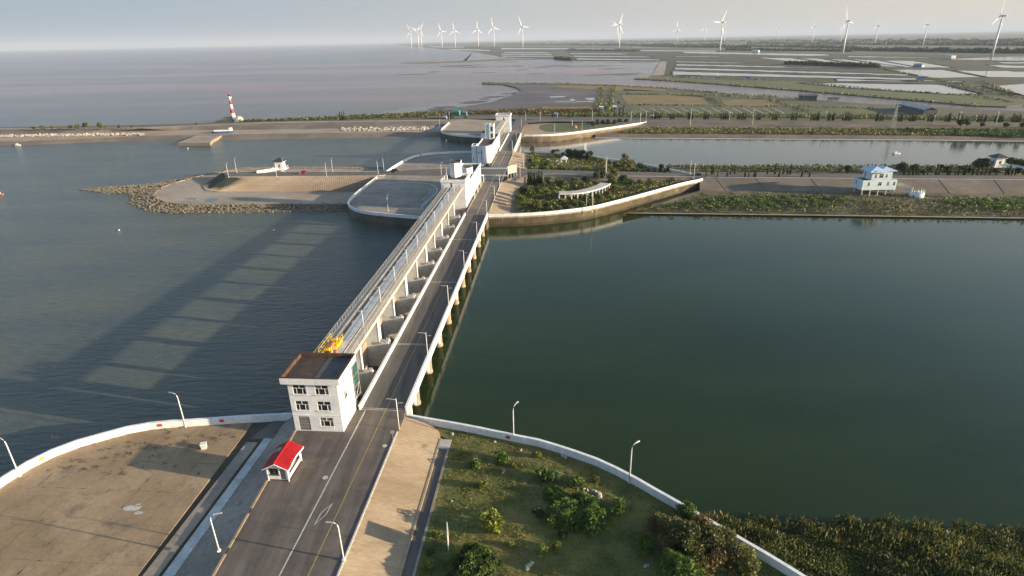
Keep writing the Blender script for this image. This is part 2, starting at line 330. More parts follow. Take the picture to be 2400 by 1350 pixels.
# near bank: apron of slabs at the left, carriageway, slopes, lawn
NL = [(686, 985), (587, 990), (500, 996), (430, 1001), (394, 1003), (340, 1009), (300, 1017), (260, 1028), (200, 1044), (150, 1062), (100, 1083), (50, 1112), (0, 1145), (-120, 1230), (-260, 1350)]
NLw = catmull(P(NL, -1.6), 3.4)
NR = [(955, 988), (1000, 996), (1100, 1014), (1204, 1036), (1260, 1047), (1330, 1069), (1400, 1094), (1475, 1131), (1530, 1163), (1600, 1203), (1700, 1263), (1800, 1322), (1900, 1385), (2000, 1450)]
NRw = catmull(P(NR, -1.6), 3.4)
ZA = -1.6
bed = land('near_ground', [PT(-13.5, -2)] + [p for p in NLw] + [PT(-90, -70), PT(110, -70)] + [p for p in reversed(NRw)] + [PT(4.1, 1.0), PT(-13.5, 1.0)], ZA - .10, -6.5, 'bed')
def clip(poly, clipper):
    out = poly
    for i in range(len(clipper)):
        a, b = clipper[i], clipper[(i + 1) % len(clipper)]; inp = out; out = []
        def side(p): return (b[0] - a[0]) * (p[1] - a[1]) - (b[1] - a[1]) * (p[0] - a[0])
        for k in range(len(inp)):
            p, q = inp[k], inp[(k + 1) % len(inp)]; sp, sq = side(p), side(q)
            if sp >= 0: out.append(p)
            if (sp >= 0) != (sq >= 0):
                u = sp / (sp - sq); out.append((p[0] + (q[0] - p[0]) * u, p[1] + (q[1] - p[1]) * u))
        if len(out) < 3: return []
    return out
apr = struct(bpy.data.objects.new('apron', None)); col.objects.link(apr); apr['_o'] = (0, 0, 0)
cl = [tuple(p[:2]) for p in NLw]                       # runs east to west, so reverse for an anticlockwise clipper
cl = [q for q in cl if (q[0] - BO.x) * BN.x + (q[1] - BO.y) * BN.y < -21.4] + [min([tuple(q[:2]) for q in NLw], key=lambda q: abs((q[0] - BO.x) * BN.x + (q[1] - BO.y) * BN.y + 21.35)), tuple(PT(-95, -60)[:2]), tuple(PT(-21.35, -60)[:2])]
def hull(ps):
    ps = sorted(set(ps)); lo, hi = [], []
    for p in ps:
        while len(lo) > 1 and (lo[-1][0] - lo[-2][0]) * (p[1] - lo[-2][1]) - (lo[-1][1] - lo[-2][1]) * (p[0] - lo[-2][0]) <= 0: lo.pop()
        lo.append(p)
    for p in reversed(ps):
        while len(hi) > 1 and (hi[-1][0] - hi[-2][0]) * (p[1] - hi[-2][1]) - (hi[-1][1] - hi[-2][1]) * (p[0] - hi[-2][0]) <= 0: hi.pop()
        hi.append(p)
    return lo[:-1] + hi[:-1]
cl = hull([tuple(q) for q in cl])
for i in range(-16, -2):
    for j in range(-8, 2):
        t0, s0 = -21.35 + (i + 2) * 5.4 , j * 6.6 + (i % 2) * .0
        q = [PT(t0 + .025, s0 + .025), PT(t0 + 5.375, s0 + .025), PT(t0 + 5.375, s0 + 6.575), PT(t0 + .025, s0 + 6.575)]
        c = clip([(p.x, p.y) for p in q], [tuple(x) for x in cl])
        if len(c) >= 3:
            MB().prism(c, ZA - .12, ZA + random.uniform(-.008, .008)).build('slab', M['apron_concrete'], apr)
jm = MB(); rj = random.Random(3)
for k in range(150):
    i, j = rj.randrange(-14, -1), rj.randrange(-7, 2); u = rj.random() ** .5
    if rj.random() < .65: t_ = -21.35 + i * 5.4; s_ = j * 6.6 + rj.uniform(0, 6.6); a_, b_2 = (t_ - .07, t_ + .07), (s_, s_ + rj.uniform(.15, 1.3))
    else: s_ = j * 6.6; t_ = -21.35 + i * 5.4 + rj.uniform(0, 5.4); a_, b_2 = (t_, t_ + rj.uniform(.15, .8)), (s_ - .06, s_ + .06)
    if min((q.x - PT(a_[0], b_2[0]).x) ** 2 + (q.y - PT(a_[0], b_2[0]).y) ** 2 for q in NLw) < 4 or b_2[1] > -3 or PT(a_[0], b_2[0]).y > np.interp(PT(a_[0], b_2[0]).x, [q.x for q in reversed(NLw)], [q.y for q in reversed(NLw)]) - 1: continue
    jm.poly([PT(a_[0], b_2[0], ZA + .013), PT(a_[1], b_2[0], ZA + .013), PT(a_[1], b_2[1], ZA + .013), PT(a_[0], b_2[1], ZA + .013)])
jm.build('joint_gap', M['bed'], apr)['kind'] = 'stuff'
sp_ = MB()
for k in range(9): p = G(312 + rj.gauss(0, 9), 1188 + rj.gauss(0, 5), ZA + .016); r_ = rj.uniform(.15, .5); sp_.poly([(p.x + r_ * 1.8 * math.cos(v) * rj.uniform(.7, 1.2), p.y + r_ * math.sin(v) * rj.uniform(.7, 1.2), ZA + .014 + k * .0006) for v in [i * .7 for i in range(9)]])
sp_.build('paint_splash', M['line_white'], apr)
lb = struct(bpy.data.objects.new('left_bank', None)); col.objects.link(lb); lb['_o'] = (0, 0, 0)
MB().bb(-21.3, -19.4, -60, -7.6, ZA - .1, ZA + .10).build('edge_strip', M['grey_concrete'], lb)
MB().bb(-18.75, -17.3, -60, -6.5, ZA - .2, ZA + .14).build('coping', M['coping_blue'], lb)
MB().prism([PT(-21.3, -6.6), PT(-12.5, -6.6), PT(-12.5, .3)] + [q for q in NLw if -21.2 < (q.x - BO.x) * BN.x + (q.y - BO.y) * BN.y < -12.6], ZA - .12, ZA + .02).build('paving', M['asphalt_old'], lb)
for k in range(-9, 1):
    a, b = k * 6.0 - .0, k * 6.0 + 5.96
    tl0 = -11.35 + (a + 34) * -.066; tl1 = -11.35 + (b + 34) * -.066
    MB().hexa([PT(-17.28, a, ZA - .15), PT(tl0 - .15, a, -.5), PT(tl1 - .15, b, -.5), PT(-17.28, b, ZA - .15)], [PT(-17.28, a, ZA + .03), PT(tl0 - .15, a, -.02), PT(tl1 - .15, b, -.02), PT(-17.28, b, ZA + .03)]).build('slab', M['grey_concrete'], lb)
rd = struct(MB().frustum([PT(-9.5, -60, -2), PT(4.15, -60, -2), PT(4.15, .35, -2), PT(-13.5, .35, -2), PT(-13.5, -2, -2)], [PT(-9.5, -60, 0), PT(4.15, -60, 0), PT(4.15, .35, 0), PT(-13.5, .35, 0), PT(-13.5, -2, 0)]).build('road', M['asphalt']))
rd['_o'] = (0, 0, 0)
kl = MB()
for k in range(-56, -6, 1):
    if k % 7 == 3: continue
    f = lambda s: -11.35 + (s + 34) * -.066
    kl.hexa([PT(f(k) - .16, k, -.2), PT(f(k) + .16, k, -.2), PT(f(k + 1) + .16, k + .96, -.2), PT(f(k + 1) - .16, k + .96, -.2)], [PT(f(k) - .16, k, .12), PT(f(k) + .16, k, .12), PT(f(k + 1) + .16, k + .96, .12), PT(f(k + 1) - .16, k + .96, .12)])
kl.build('kerb', M['slab_concrete'], rd)
MB().bb(3.95, 4.2, -60, -5.6, -.2, .13).build('kerb', M['line_white'], rd)
MB().poly([PT(-3.16, -60, .006), PT(-2.96, -60, .006), PT(-3.05, .3, .006), PT(-3.25, .3, .006)]).build('lane_line', M['line_white'], rd)
MB().poly([PT(.42, -60, .006), PT(.56, -60, .006), PT(.46, 0.3, .006), PT(.32, 0.3, .006)]).build('centre_line', M['line_yellow'], rd)
for s, sk in ((-27.3, -1.1), (-12.5, -1.1)):
    MB().poly([PT(-11, s + .9, .005), PT(4, s + sk, .005), PT(4, s + sk + .14, .005), PT(-11, s + 1.02, .005)]).build('crack_filler', M['steel_dark'], rd)
dm = MB()
q = [PT(-1.15, -27.1, .007), PT(-.55, -25.6, .007), PT(.05, -24.0, .007), PT(-.55, -25.5, .007)]
c0 = [(-2.0, -26.6), (-1.0, -24.6), (-.9, -22.3), (-1.9, -24.2)]
cc = (sum(a for a, b in c0) / 4, sum(b for a, b in c0) / 4)
for i in range(4):
    a, b = c0[i], c0[(i + 1) % 4]; ai = (cc[0] + (a[0] - cc[0]) * .72, cc[1] + (a[1] - cc[1]) * .8); bi = (cc[0] + (b[0] - cc[0]) * .72, cc[1] + (b[1] - cc[1]) * .8)
    dm.poly([PT(*a, .007), PT(*b, .007), PT(*bi, .007), PT(*ai, .007)])
dm.build('diamond_mark', M['line_white'], rd)
MB().lathe(*PT(-3.9, -17.2)[:2], [(.42, .004), (.42, .012)], 14).build('manhole_cover', M['line_white'], rd)
for i, t in enumerate((3.0,)): MB().lathe(*PT(t, -9.3)[:2], [(.4, .004), (.4, .01)], 14).build('manhole_cover', M['line_white'], rd)
rb = struct(bpy.data.objects.new('right_bank', None)); col.objects.link(rb); rb['_o'] = (0, 0, 0)
for k in range(-9, 0):
    a, b = k * 6.0 - 1.6, k * 6.0 + 4.38
    if k == -1: b = -5.2 + 1.0
    MB().hexa([PT(4.22, a, -.6), PT(11.0, a, ZA - .15), PT(11.0, b, ZA - .15), PT(4.22, b, -.6)], [PT(4.22, a, -.03), PT(11.0, a, ZA + .08), PT(11.0, b, ZA + .08), PT(4.22, b, -.03)]).build('slab', M['slab_concrete'], rb)
arc = [(4.22, -1.2), (6.0, -1.3), (8.0, -1.7), (9.6, -2.4), (10.6, -3.2), (11.0, -4.2)]
zz = lambda t: -.03 + (ZA + .11) * (t - 4.22) / 6.78
MB().frustum([PT(4.22, -4.2, ZA - .3)] + [PT(11.0, -4.2, ZA - .3)] + [PT(t, s, ZA - .3) for t, s in reversed(arc[:-1])], [PT(4.22, -4.2, -.03), PT(11.0, -4.2, ZA + .08)] + [PT(t, s, zz(t)) for t, s in reversed(arc[:-1])]).build('slab', M['slab_concrete'], rb)
MB().bb(11.02, 11.35, -60, -5, ZA - .3, ZA + .16).build('drain_kerb', M['slab_concrete'], rb)
MB().bb(12.75, 13.1, -60, -7.5, ZA - .3, ZA + .10).build('drain_kerb', M['grey_concrete'], rb)
MB().bb(11.35, 12.75, -60, -7.6, ZA - .12, ZA - .085).build('drain_floor', M['asphalt_old'], rb)
MB().bb(11.35, 13.1, -7.5, -5.2, ZA - .1, ZA + .12).build('drain_cover', M['pale_concrete'], rb)
# lawn, slightly uneven
lawn_poly = [PT(13.1, -60), PT(13.1, -5.4), PT(11.2, -4.2), PT(9.6, -2.2), PT(6, -1), PT(4.3, -.9)] + [p for p in NRw] + [PT(120, -70)]
land('lawn', lawn_poly, ZA + .03, ZA - .3, 'lawn')
# reed bank outside the right wall
SH = [(1560, 1205), (1640, 1226), (1700, 1233), (2110, 1244), (2400, 1259), (2900, 1290)]
xs = list(range(1560, 2901, 60))
strip('reed_bank_ground', [(W - .4, [(x, y - 4) for x, y in SH]), (W + .25, [(x, y + 8) for x, y in SH]), (-3.6, [(x, y + 45) for x, y in SH]), (-2.6, [(1560, 1420), (2900, 1500)]), (-2.2, [(1560, 1700), (2900, 1700)])], xs, ['scrub_ground'] * 4)
struct(MB().loft([[G(x, y, W + .02) for x, y in SH], [G(x, y + .1, W + .55) for x, y in SH], [G(x, y + 4, W + .55) for x, y in SH]]).build('waterline_kerb', M['pale_concrete']))

# ---- walls
def offset(pts, d):
    out = []
    for i, p in enumerate(pts):
        a = pts[max(i - 1, 0)]; b = pts[min(i + 1, len(pts) - 1)]; t = (b - a).normalized(); out.append(p + Vector((-t.y, t.x, 0)) * d)
    return out
def wall(name, label, path, inner, zt, zb, par, mats, th=.36):
    "path: one face of the wall, inner: signed thickness towards the land"
    root = thing(name, (path[0].x, path[0].y, zb), label, 'retaining wall')
    q = offset(path, inner * th); g = .02
    for i in range(len(path) - 1):
        a, b, c, d = path[i], path[i + 1], q[i + 1], q[i]; u = (b - a).normalized() * g
        lo = [(a + u), (b - u), (c - u), (d + u)]
        MB().hexa([(p.x, p.y, zb) for p in lo], [(p.x, p.y, zt - par) for p in lo]).build('wall_panel', M[mats[0]], root)
        MB().hexa([(p.x, p.y, zt - par) for p in lo], [(p.x, p.y, zt - .14) for p in lo]).build('parapet_panel', M[mats[1]], root)
    e0 = offset(path, -inner * .06); e1 = offset(path, inner * (th + .06))
    for i in range(len(path) - 1):
        lo = [e0[i], e0[i + 1], e1[i + 1], e1[i]]
        MB().hexa([(p.x, p.y, zt - .14) for p in lo], [(p.x, p.y, zt) for p in lo]).build('coping', M[mats[1]], root)
    return root
wl = wall('quay_wall', 'low white parapet wall curving round the brown concrete apron at lower left, beside the three-storey gatehouse', offset(NLw, -.38), 1, -.25, -6, 1.45, ('wall_concrete', 'wall_white'))
wr = wall('quay_wall', 'white parapet wall sweeping from the bridge end round the near lawn', offset(NRw, .38), -1, -.25, -6, 1.45, ('wall_concrete', 'wall_white'))
def bt(l): return [PT(*p) for p in l]
MLs = catmull(bt([(-12.9, 122.3), (-18, 123.3), (-28, 126), (-35.9, 128.2), (-44, 131.2), (-49.9, 135.8), (-54.6, 143), (-56.4, 150.7), (-57.2, 162), (-57.4, 178), (-57.4, 193.5)]), 5.5)
MLn = catmull(bt([(-56.4, 206), (-55.8, 222), (-54.7, 235.7), (-52.5, 248), (-48, 255.8), (-41, 260), (-34.4, 262), (-20, 264.2), (-12.5, 264.6)]), 5.5)
MRs = catmull(bt([(4.5, 127.2), (14, 128.2), (24.3, 130.4), (34, 134), (43.8, 139.4), (54, 148.5), (64, 158.2), (75, 169.3), (85.3, 179.6), (96, 188.3)]), 5.5)
MRn = catmull([G(x, y, .2) for x, y in [(1229, 352), (1262, 353), (1300, 355), (1345, 360), (1392, 366), (1450, 374), (1500, 382), (1550, 391), (1590, 399), (1620, 405.5)]], 6)
FLw = catmull([G(x, y, .2) for x, y in [(1133, 319), (1118, 318.5), (1100, 317.5), (1080, 316.4), (1062, 314.5), (1045, 311.6), (1036, 308.3), (1032, 304.5), (1038, 298), (1052, 286)]], 6)
FRw = catmull([G(x, y, .2) for x, y in [(1229, 315.5), (1260, 315.3), (1300, 313.8), (1345, 309.5), (1390, 303.5), (1440, 296.5), (1480, 290.5), (1516, 285)]], 6)
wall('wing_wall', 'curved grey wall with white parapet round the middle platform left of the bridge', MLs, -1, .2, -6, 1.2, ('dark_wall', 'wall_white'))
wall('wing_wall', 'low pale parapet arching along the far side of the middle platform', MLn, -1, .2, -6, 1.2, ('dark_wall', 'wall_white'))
wall('wing_wall', 'long sunlit retaining wall with white top below the garden with the pergola', MRs, 1, .2, -6, 1.1, ('wall_concrete', 'wall_white'))
wall('wing_wall', 'pale wall along the channel behind the garden trees, running down to the parked blue car', MRn, -1, .2, -6, 1.1, ('wall_concrete', 'wall_white'))
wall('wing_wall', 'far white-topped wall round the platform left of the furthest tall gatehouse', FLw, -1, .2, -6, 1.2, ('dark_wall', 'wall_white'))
wall('wing_wall', 'far sunlit white wall sweeping right below the green oval garden', FRw, 1, .2, -6, 1.1, ('wall_concrete', 'wall_white'))

# ---- middle island
ZM = -1.0
land('middle_platform', [PT(-5, 121.5)] + [p for p in MLs] + [p for p in MLn] + [PT(-5, 266)], ZM, -6.5, 'grey_concrete')
land('road', [PT(-5.4, 123), PT(4.2, 123), PT(4.2, 262), PT(-5.4, 262)], 0, -6.4, 'asphalt_old')
land('garden_ground', [PT(4.2, 124)] + [p for p in MRs] + [PT(98, 186), G(1648, 413, 0), G(1620, 406, 0)] + [p for p in reversed(MRn)] + [PT(4.2, 262)], -1.5, -6.5, 'scrub_ground')
struct(MB().loft([bt([(4.22, 126.9), (4.22, 140), (4.22, 165), (4.22, 180), (7.5, 190), (14, 195.6)]), [PT(a, b, -1.45) for a, b in [(12.5, 128.3), (11.8, 140), (10.8, 160), (11.0, 172), (15, 184), (22, 190)]]]).build('revetment_slope', M['slab_concrete']))
struct(MB().loft([bt([(4.22, 262), (4.22, 240), (4.22, 225), (6, 216), (12, 211)]), [PT(a, b, -1.45) for a, b in [(11, 262), (12, 245), (12.5, 230), (13.5, 222), (16, 215)]]]).build('revetment_slope', M['slab_concrete']))
struct(MB().loft([[PT(a, b, -1.44) for a, b in [(12.5, 128.3), (11.8, 140), (10.8, 160), (11.0, 172), (15, 184), (22, 190)]], [PT(a, b, -1.44) for a, b in [(13.7, 128.6), (13, 140), (12, 160), (12.2, 171), (16, 182.6), (22.8, 188.6)]]]).build('garden_drain', M['asphalt_old']))
# cross road right with its slope, road on to the right
xr = [1205, 1232, 1260, 1300, 1400, 1520, 1640, 1700, 1900, 2150, 2400, 2700]
far_e = [(1205, 391), (1232, 397), (1300, 399.3), (1400, 402.6), (1520, 405), (1640, 407.6), (1900, 409), (2400, 412), (2700, 414)]
near_e = [(1205, 426), (1222, 415), (1245, 409.4), (1270, 407.4), (1300, 408), (1380, 411.6), (1640, 415.2), (1700, 416), (2266, 420.5), (2700, 425)]
LR = strip('road', [(0.02, far_e), (0.02, near_e)], xr, ['asphalt_old'])
strip('road_verge', [(0.03, [(x, y - 1.0) for x, y in near_e]), (0.03, near_e)], xr, ['pale_concrete'])
strip('garden_bank', [(0.02, near_e), (-1.45, [(1205, 445), (1260, 426), (1300, 424), (1400, 425), (1500, 424), (1600, 423), (1620, 423), (2700, 423)])], [1232, 1260, 1300, 1400, 1500, 1600, 1640], ['revetment'])
strip('garden_bank', [(0.02, far_e), (-1.45, [(x, y - 1.6) for x, y in far_e])], xr[:7], ['revetment'])
xs = list(range(1640, 2761, 40))
south = [(0.0, near_e), (-3.0, [(1640, 447), (1900, 447), (2166, 452), (2400, 454), (2760, 458)])]
strip('revetment_slope', south, xs, ['revetment'])
strip('foreshore', [(-3.0, [(1460, 500), (1520, 487), (1580, 465), (1640, 447), (1900, 447), (2166, 452), (2400, 454), (2760, 458)]), (-4.2, [(1460, 500.5), (1520, 491), (1640, 485), (2400, 500), (2760, 506)]), (-4.35, [(1460, 501), (1520, 498.5), (2400, 511), (2760, 517)])], list(range(1460, 2761, 20)), ['scrub_ground'] * 2)
struct(MB().loft([[G(x, y - 2.2, -4.28) for x, y in [(1470, 500), (1520, 500.5), (1900, 505), (2400, 512), (2760, 518)]], [G(x, y, -4.28) for x, y in [(1470, 500), (1520, 500.5), (1900, 505), (2400, 512), (2760, 518)]], [G(x, y + 1.6, W - .3) for x, y in [(1470, 500), (1520, 500.5), (1900, 505), (2400, 512), (2760, 518)]]]).build('waterline_kerb', M['slab_concrete']))
strip('north_verge', [(0.0, far_e), (-1.3, [(1600, 402), (1640, 403), (2400, 406), (2760, 408)]), (-3.2, [(1560, 396), (1640, 395), (2400, 398), (2760, 400)]), (-5.0, [(1540, 389), (1640, 387.6), (2400, 389), (2760, 391)])], list(range(1560, 2761, 40)), ['scrub_ground'] * 3)
seam = MB()
for x0 in (1676, 1770, 1900, 2060, 2200, 2330):
    xx = [x0, x0 + 14]; a0 = G(x0, float(interp(near_e, [x0])[0]), 0.03); b0 = G(x0 + 26, float(interp(south[1][1], [x0 + 26])[0]) , -2.96)
    d = Vector((.14, 0, 0)); seam.hexa([a0 - d - Vector((0, 0, .3)), a0 + d - Vector((0, 0, .3)), b0 + d - Vector((0, 0, .3)), b0 - d - Vector((0, 0, .3))], [a0 - d, a0 + d, b0 + d, b0 - d])
sm = seam.build('slope_rib', M['steel_dark']); struct(sm)

# ---- crossing on the middle island
cz = struct(bpy.data.objects.new('crossing', None)); col.objects.link(cz); cz['_o'] = (0, 0, 0)
for k in range(14):
    t = -8.6 + k * 1.1
    for s0, s1 in ((211.5, 215.0), (194.2, 197.6)):
        MB().poly([PT(t, s0, .06), PT(t + .62, s0, .06), PT(t + .9, s1, .06), PT(t + .28, s1, .06)]).build('stripe', M['paint_white'], cz)
MB().poly([PT(-.1, 127, .03), PT(.08, 127, .03), PT(.08, 192, .03), PT(-.1, 192, .03)]).build('lane_line', M['line_white'], cz)
MB().poly([PT(-.6, 218, .03), PT(-.42, 218, .03), PT(-.2, 262, .03), PT(-.38, 262, .03)]).build('lane_line', M['line_white'], cz)
MB().poly([PT(-4.2, 218, .03), PT(3.8, 218, .03), PT(3.8, 218.3, .03), PT(-4.2, 218.3, .03)]).build('stop_line', M['line_white'], cz)
MB().bb(-4.3, -3.95, 130, 193, -.2, .14).build('kerb', M['slab_concrete'], cz)
MB().bb(4.2, 4.45, 135, 185, -.2, .14).build('kerb', M['line_white'], cz)
MB().bb(-4.3, -3.95, 218, 258, -.2, .14).build('kerb', M['slab_concrete'], cz)
MB().bb(4.2, 4.45, 222, 262, -.2, .14).build('kerb', M['line_white'], cz)
# causeway to the left with its grid-faced berm and sandy foreshore
cw_far = [G(x, y, 0) for x, y in [(534, 402.6), (600, 402.4), (700, 402.3), (800, 402.3), (885, 402.4)]] + [PT(-54, 207), PT(-30, 213), PT(-5.4, 214.5)]
cw_near = [G(x, y, 0) for x, y in [(537, 414.5), (600, 414.2), (700, 413.5), (800, 413), (882, 412.3)]] + [PT(-54, 197.5), PT(-30, 195.5), PT(-5.4, 195)]
struct(MB().loft([cw_far, cw_near]).build('causeway_road', M['asphalt_old']))
k1 = MB()
for L_ in (cw_far[:6], cw_near[:6]):
    for a, b in zip(L_, L_[1:]):
        d = (b - a).normalized(); n = Vector((-d.y, d.x, 0)) * .2; k1.hexa([(p.x, p.y, -.1) for p in (a - n, b - n, b + n, a + n)], [(p.x, p.y, .16) for p in (a - n, b - n, b + n, a + n)])
struct(k1.build('kerb', M['pale_concrete']))
platf = [p + Vector((0, -3.2, 0)) for p in cw_near[4:]]
struct(MB().loft([cw_near[4:], [Vector((p.x, p.y - 3.5, ZM + .02)) for p in cw_near[4:]]]).build('causeway_slope', M['grey_concrete']))
struct(MB().loft([cw_far[4:], [Vector((p.x, p.y + 3.5, ZM + .02)) for p in cw_far[4:]]]).build('causeway_slope', M['grey_concrete']))
ZB = -3.5
out_px = [(835, 494), (720, 494.5), (600, 497.5), (480, 497.5), (390, 499), (348, 493), (318, 484), (306, 475), (312, 463), (300, 453), (240, 451.6), (186, 445.6), (225, 439), (300, 436.6), (360, 432), (390, 426), (435, 417), (480, 407.5), (525, 398.5), (570, 393), (660, 391.5), (840, 392), (900, 394)]
in_px = [(840, 478.6), (630, 478.6), (450, 481), (390, 475), (366, 466), (360, 457), (372, 442), (405, 430), (438, 421), (480, 410), (534, 401), (570, 397), (630, 394.6), (690, 394), (810, 395.5), (900, 397)]
outp = [G(x, y, W) for x, y in out_px]; inp = [G(x, y, ZB) for x, y in in_px]
o = MB().prism(outp, W - 1.5, W + .25).build('riprap_bed', M['riprap']); struct(o)
# shelf between riprap toe and foreshore edge
def near_pt(p, lst): return min(lst, key=lambda q: (q[0] - p[0]) ** 2 + (q[1] - p[1]) ** 2)
land('foreshore_sand', inp, ZB, W - 1, 'sand')
struct(MB().frustum([Vector((p.x, p.y, W)) for p in [G(x, y, W) for x, y in in_px]], [Vector((p.x, p.y, ZB - .05)) for p in [G(x, y, ZB) for x, y in in_px]]).build('foreshore_edge', M['riprap']))
crest = cw_near[:5]; foot = [G(x, y, ZB + .02) for x, y in [(510, 449.6), (600, 449.8), (700, 449.8), (780, 449.8), (850, 449.5)]]
cfar = cw_far[:5]; ffar = [Vector((p.x, p.y + 6.2, ZB + .02)) for p in cfar]
west_c = [cw_near[0], cw_near[0] + Vector((-2.2, 2.5, 0)), cw_far[0] + Vector((-2.0, -2, 0)), cw_far[0]]
west_f = [foot[0], G(484, 446, ZB + .02), G(478, 434, ZB + .02), G(500, 422, ZB + .02), ]
west_f = [foot[0], G(483, 446.5, ZB + .02), G(474, 436, ZB + .02), ffar[0] + Vector((-6, -2, 0))]
berm = struct(MB().loft([list(reversed(crest)) + west_c[1:3] + cfar, list(reversed(foot)) + west_f[1:3] + ffar]).build('berm', M['bank_scrub']))
struct(MB().poly([cw_near[0], west_c[1], west_c[2], cw_far[0]]).build('causeway_end', M['asphalt_old']))
grid = MB()
Cs = list(reversed(crest)) + west_c[1:3] + [cfar[0]]; Fs = list(reversed(foot)) + west_f[1:3] + [ffar[0]]
def along(L_, n):
    d = [0]
    for a, b in zip(L_, L_[1:]): d.append(d[-1] + (b - a).length)
    res = []
    for k in range(n + 1):
        u = d[-1] * k / n; i = max(0, min(len(L_) - 2, int(np.searchsorted(d, u)) - 1)); res.append(L_[i].lerp(L_[i + 1], (u - d[i]) / (d[i + 1] - d[i])))
    return res
N = 95; cs, fs_ = along(Cs, N), along(Fs, N); up = Vector((0, 0, .22))
for a, b in zip(cs, fs_):
    n = Vector((.11, 0, 0)) if abs((b - a).y) > abs((b - a).x) else Vector((0, .11, 0))
    grid.hexa([a - n - up, b - n - up, b + n - up, a + n - up], [a - n + up, b - n + up, b + n + up, a + n + up])
for j in range(0, 12):
    u = j / 11
    for k in range(N):
        a = cs[k].lerp(fs_[k], u); b = cs[k + 1].lerp(fs_[k + 1], u); n = (fs_[k] - cs[k]).normalized() * .09
        grid.hexa([a - n - up, b - n - up, b + n - up, a + n - up], [a - n + up, b - n + up, b + n + up, a + n + up])
g_ = grid.build('grid_frame', M['beach_concrete'], None); g_['kind'] = 'stuff'; g_['label'] = 'brown concrete grid frames facing the causeway berm'
edge = MB()
for k, (a, b) in enumerate(zip(inp, inp[1:])):
    if k == len(inp) - 1: continue
    d = (b - a).normalized(); n = Vector((-d.y, d.x, 0)) * .3; edge.hexa([(p.x, p.y, ZB - .3) for p in (a - n, b - n, b + n, a + n)], [(p.x, p.y, ZB + .25) for p in (a - n, b - n, b + n, a + n)])
struct(edge.build('foreshore_kerb', M['grey_concrete']))
pud = [[(431, 465), (445, 463.5), (462, 464.5), (460, 467.5), (440, 468)], [(478, 468), (490, 464.5), (510, 465), (512, 469), (500, 474), (486, 474)]]
for q in pud: flat('puddle', [G(x, y, ZB + .02) for x, y in q], 'channel_water')
# riprap stones
def stones(name, n, fn, smin, smax, mat, label):
    "angular stones: squashed octahedra-like hulls joined in one object"
    base = np.array([[1, 0, 0], [0, 1, 0], [-1, 0, 0], [0, -1, 0], [.1, .1, .8], [0, 0, -.6], [.6, .6, .35], [-.6, .5, .4], [-.5, -.65, .35], [.6, -.55, .45]])
    fcs = [(4, 6, 7), (4, 7, 8), (4, 8, 9), (4, 9, 6), (0, 1, 6), (1, 7, 6), (1, 2, 7), (2, 8, 7), (2, 3, 8), (3, 9, 8), (3, 0, 9), (0, 6, 9), (5, 1, 0), (5, 2, 1), (5, 3, 2), (5, 0, 3)]
    vs = []; fs = []
    for k in range(n):
        x, y, z = fn(); s = random.uniform(smin, smax); an = random.random() * 6.28; c, si = math.cos(an), math.sin(an)
        v = base * (1 + .18 * RNG.normal(size=(10, 1))) * np.array([s, s * random.uniform(.6, .9), s * random.uniform(.6, 1)])
        v = np.stack([v[:, 0] * c - v[:, 1] * si + x, v[:, 0] * si + v[:, 1] * c + y, v[:, 2] + z], 1); o = len(vs); vs += v.tolist(); fs += [tuple(i + o for i in f) for f in fcs]
    b = MB(); b.v = vs; b.f = fs; o = b.build(name, M[mat]); o['kind'] = 'stuff'; o['label'] = label; return o
INP = [inp[k].lerp(inp[k + 1], f / 60) for k in range(len(inp) - 1) for f in range(60)]
def rip():
    i = random.randrange(len(out_px) - 1)
    while random.random() > min(1, (outp[i + 1] - outp[i]).length / 45): i = random.randrange(len(out_px) - 1)
    a = outp[i].lerp(outp[i + 1], random.random()); b = near_pt(a, INP)
    u = random.random() * 1.02; p = a.lerp(Vector((b.x, b.y, ZB + .1)), u) + Vector((random.gauss(0, .8), random.gauss(0, .8), 0)); return p.x, p.y, p.z - .1
stones('riprap', 9500, rip, .22, .68, 'riprap', 'rough tan boulders heaped round the foreshore of the causeway')

pth = MB()
for L_, w_ in (([(884, 427), (930, 428), (985, 428.5), (1010, 432), (1022, 439), (1024, 448), (1014, 460), (1000, 473), (985, 489)], .9), ([(895, 437.5), (940, 438), (985, 438.5), (1002, 441), (1009, 446), (1004, 455), (990, 469)], .35), ([(884, 433), (985, 434.2), (1006, 437), (1016, 443), (1014, 452), (1002, 466), (986, 483)], .3)):
    q = catmull([G(x, y, ZM + .03) for x, y in L_], 2); o1, o2 = offset(q, w_ / 2), offset(q, -w_ / 2); pth.loft([[Vector((p.x, p.y, ZM + .03)) for p in o1], [Vector((p.x, p.y, ZM + .03)) for p in o2]])
struct(pth.build('platform_path', M['pale_concrete']))
# ---- far dike, left
xs = [-300, -100, 0, 44, 120, 197, 260, 332, 400, 450, 530, 612, 680, 744, 850, 950, 1000, 1031, 1052]
shore = [(-300, 343), (-100, 343), (44, 342), (197, 336), (332, 331), (450, 331), (1052, 322)]
r1 = [(-300, 331), (44, 331), (197, 325), (332, 318), (450, 316), (612, 314), (1031, 308), (1052, 308)]
r2 = [(-300, 318), (44, 316), (332, 306), (612, 304), (1031, 298), (1052, 297)]
cr_ = [(-300, 304), (79, 303), (328, 301), (612, 289), (744, 286.6), (1028, 283), (1052, 282.6)]
cb = [(x, y - 2.4) for x, y in cr_]
sea_e = [(-300, 297), (0, 298), (306, 293), (499, 287.5), (569, 283), (831, 272), (897, 268), (1006, 259), (1052, 255)]
strip(['dike_revetment', 'dike_beach', 'dike_revetment', 'dike_top', 'sea_shore'], [(W - .2, shore), (-2.6, r1), (-2.3, r2), (-.1, cr_), (-.1, cb), (W - .2, sea_e)], xs, ['revetment', 'beach_concrete', 'revetment', 'sand', 'marsh'])
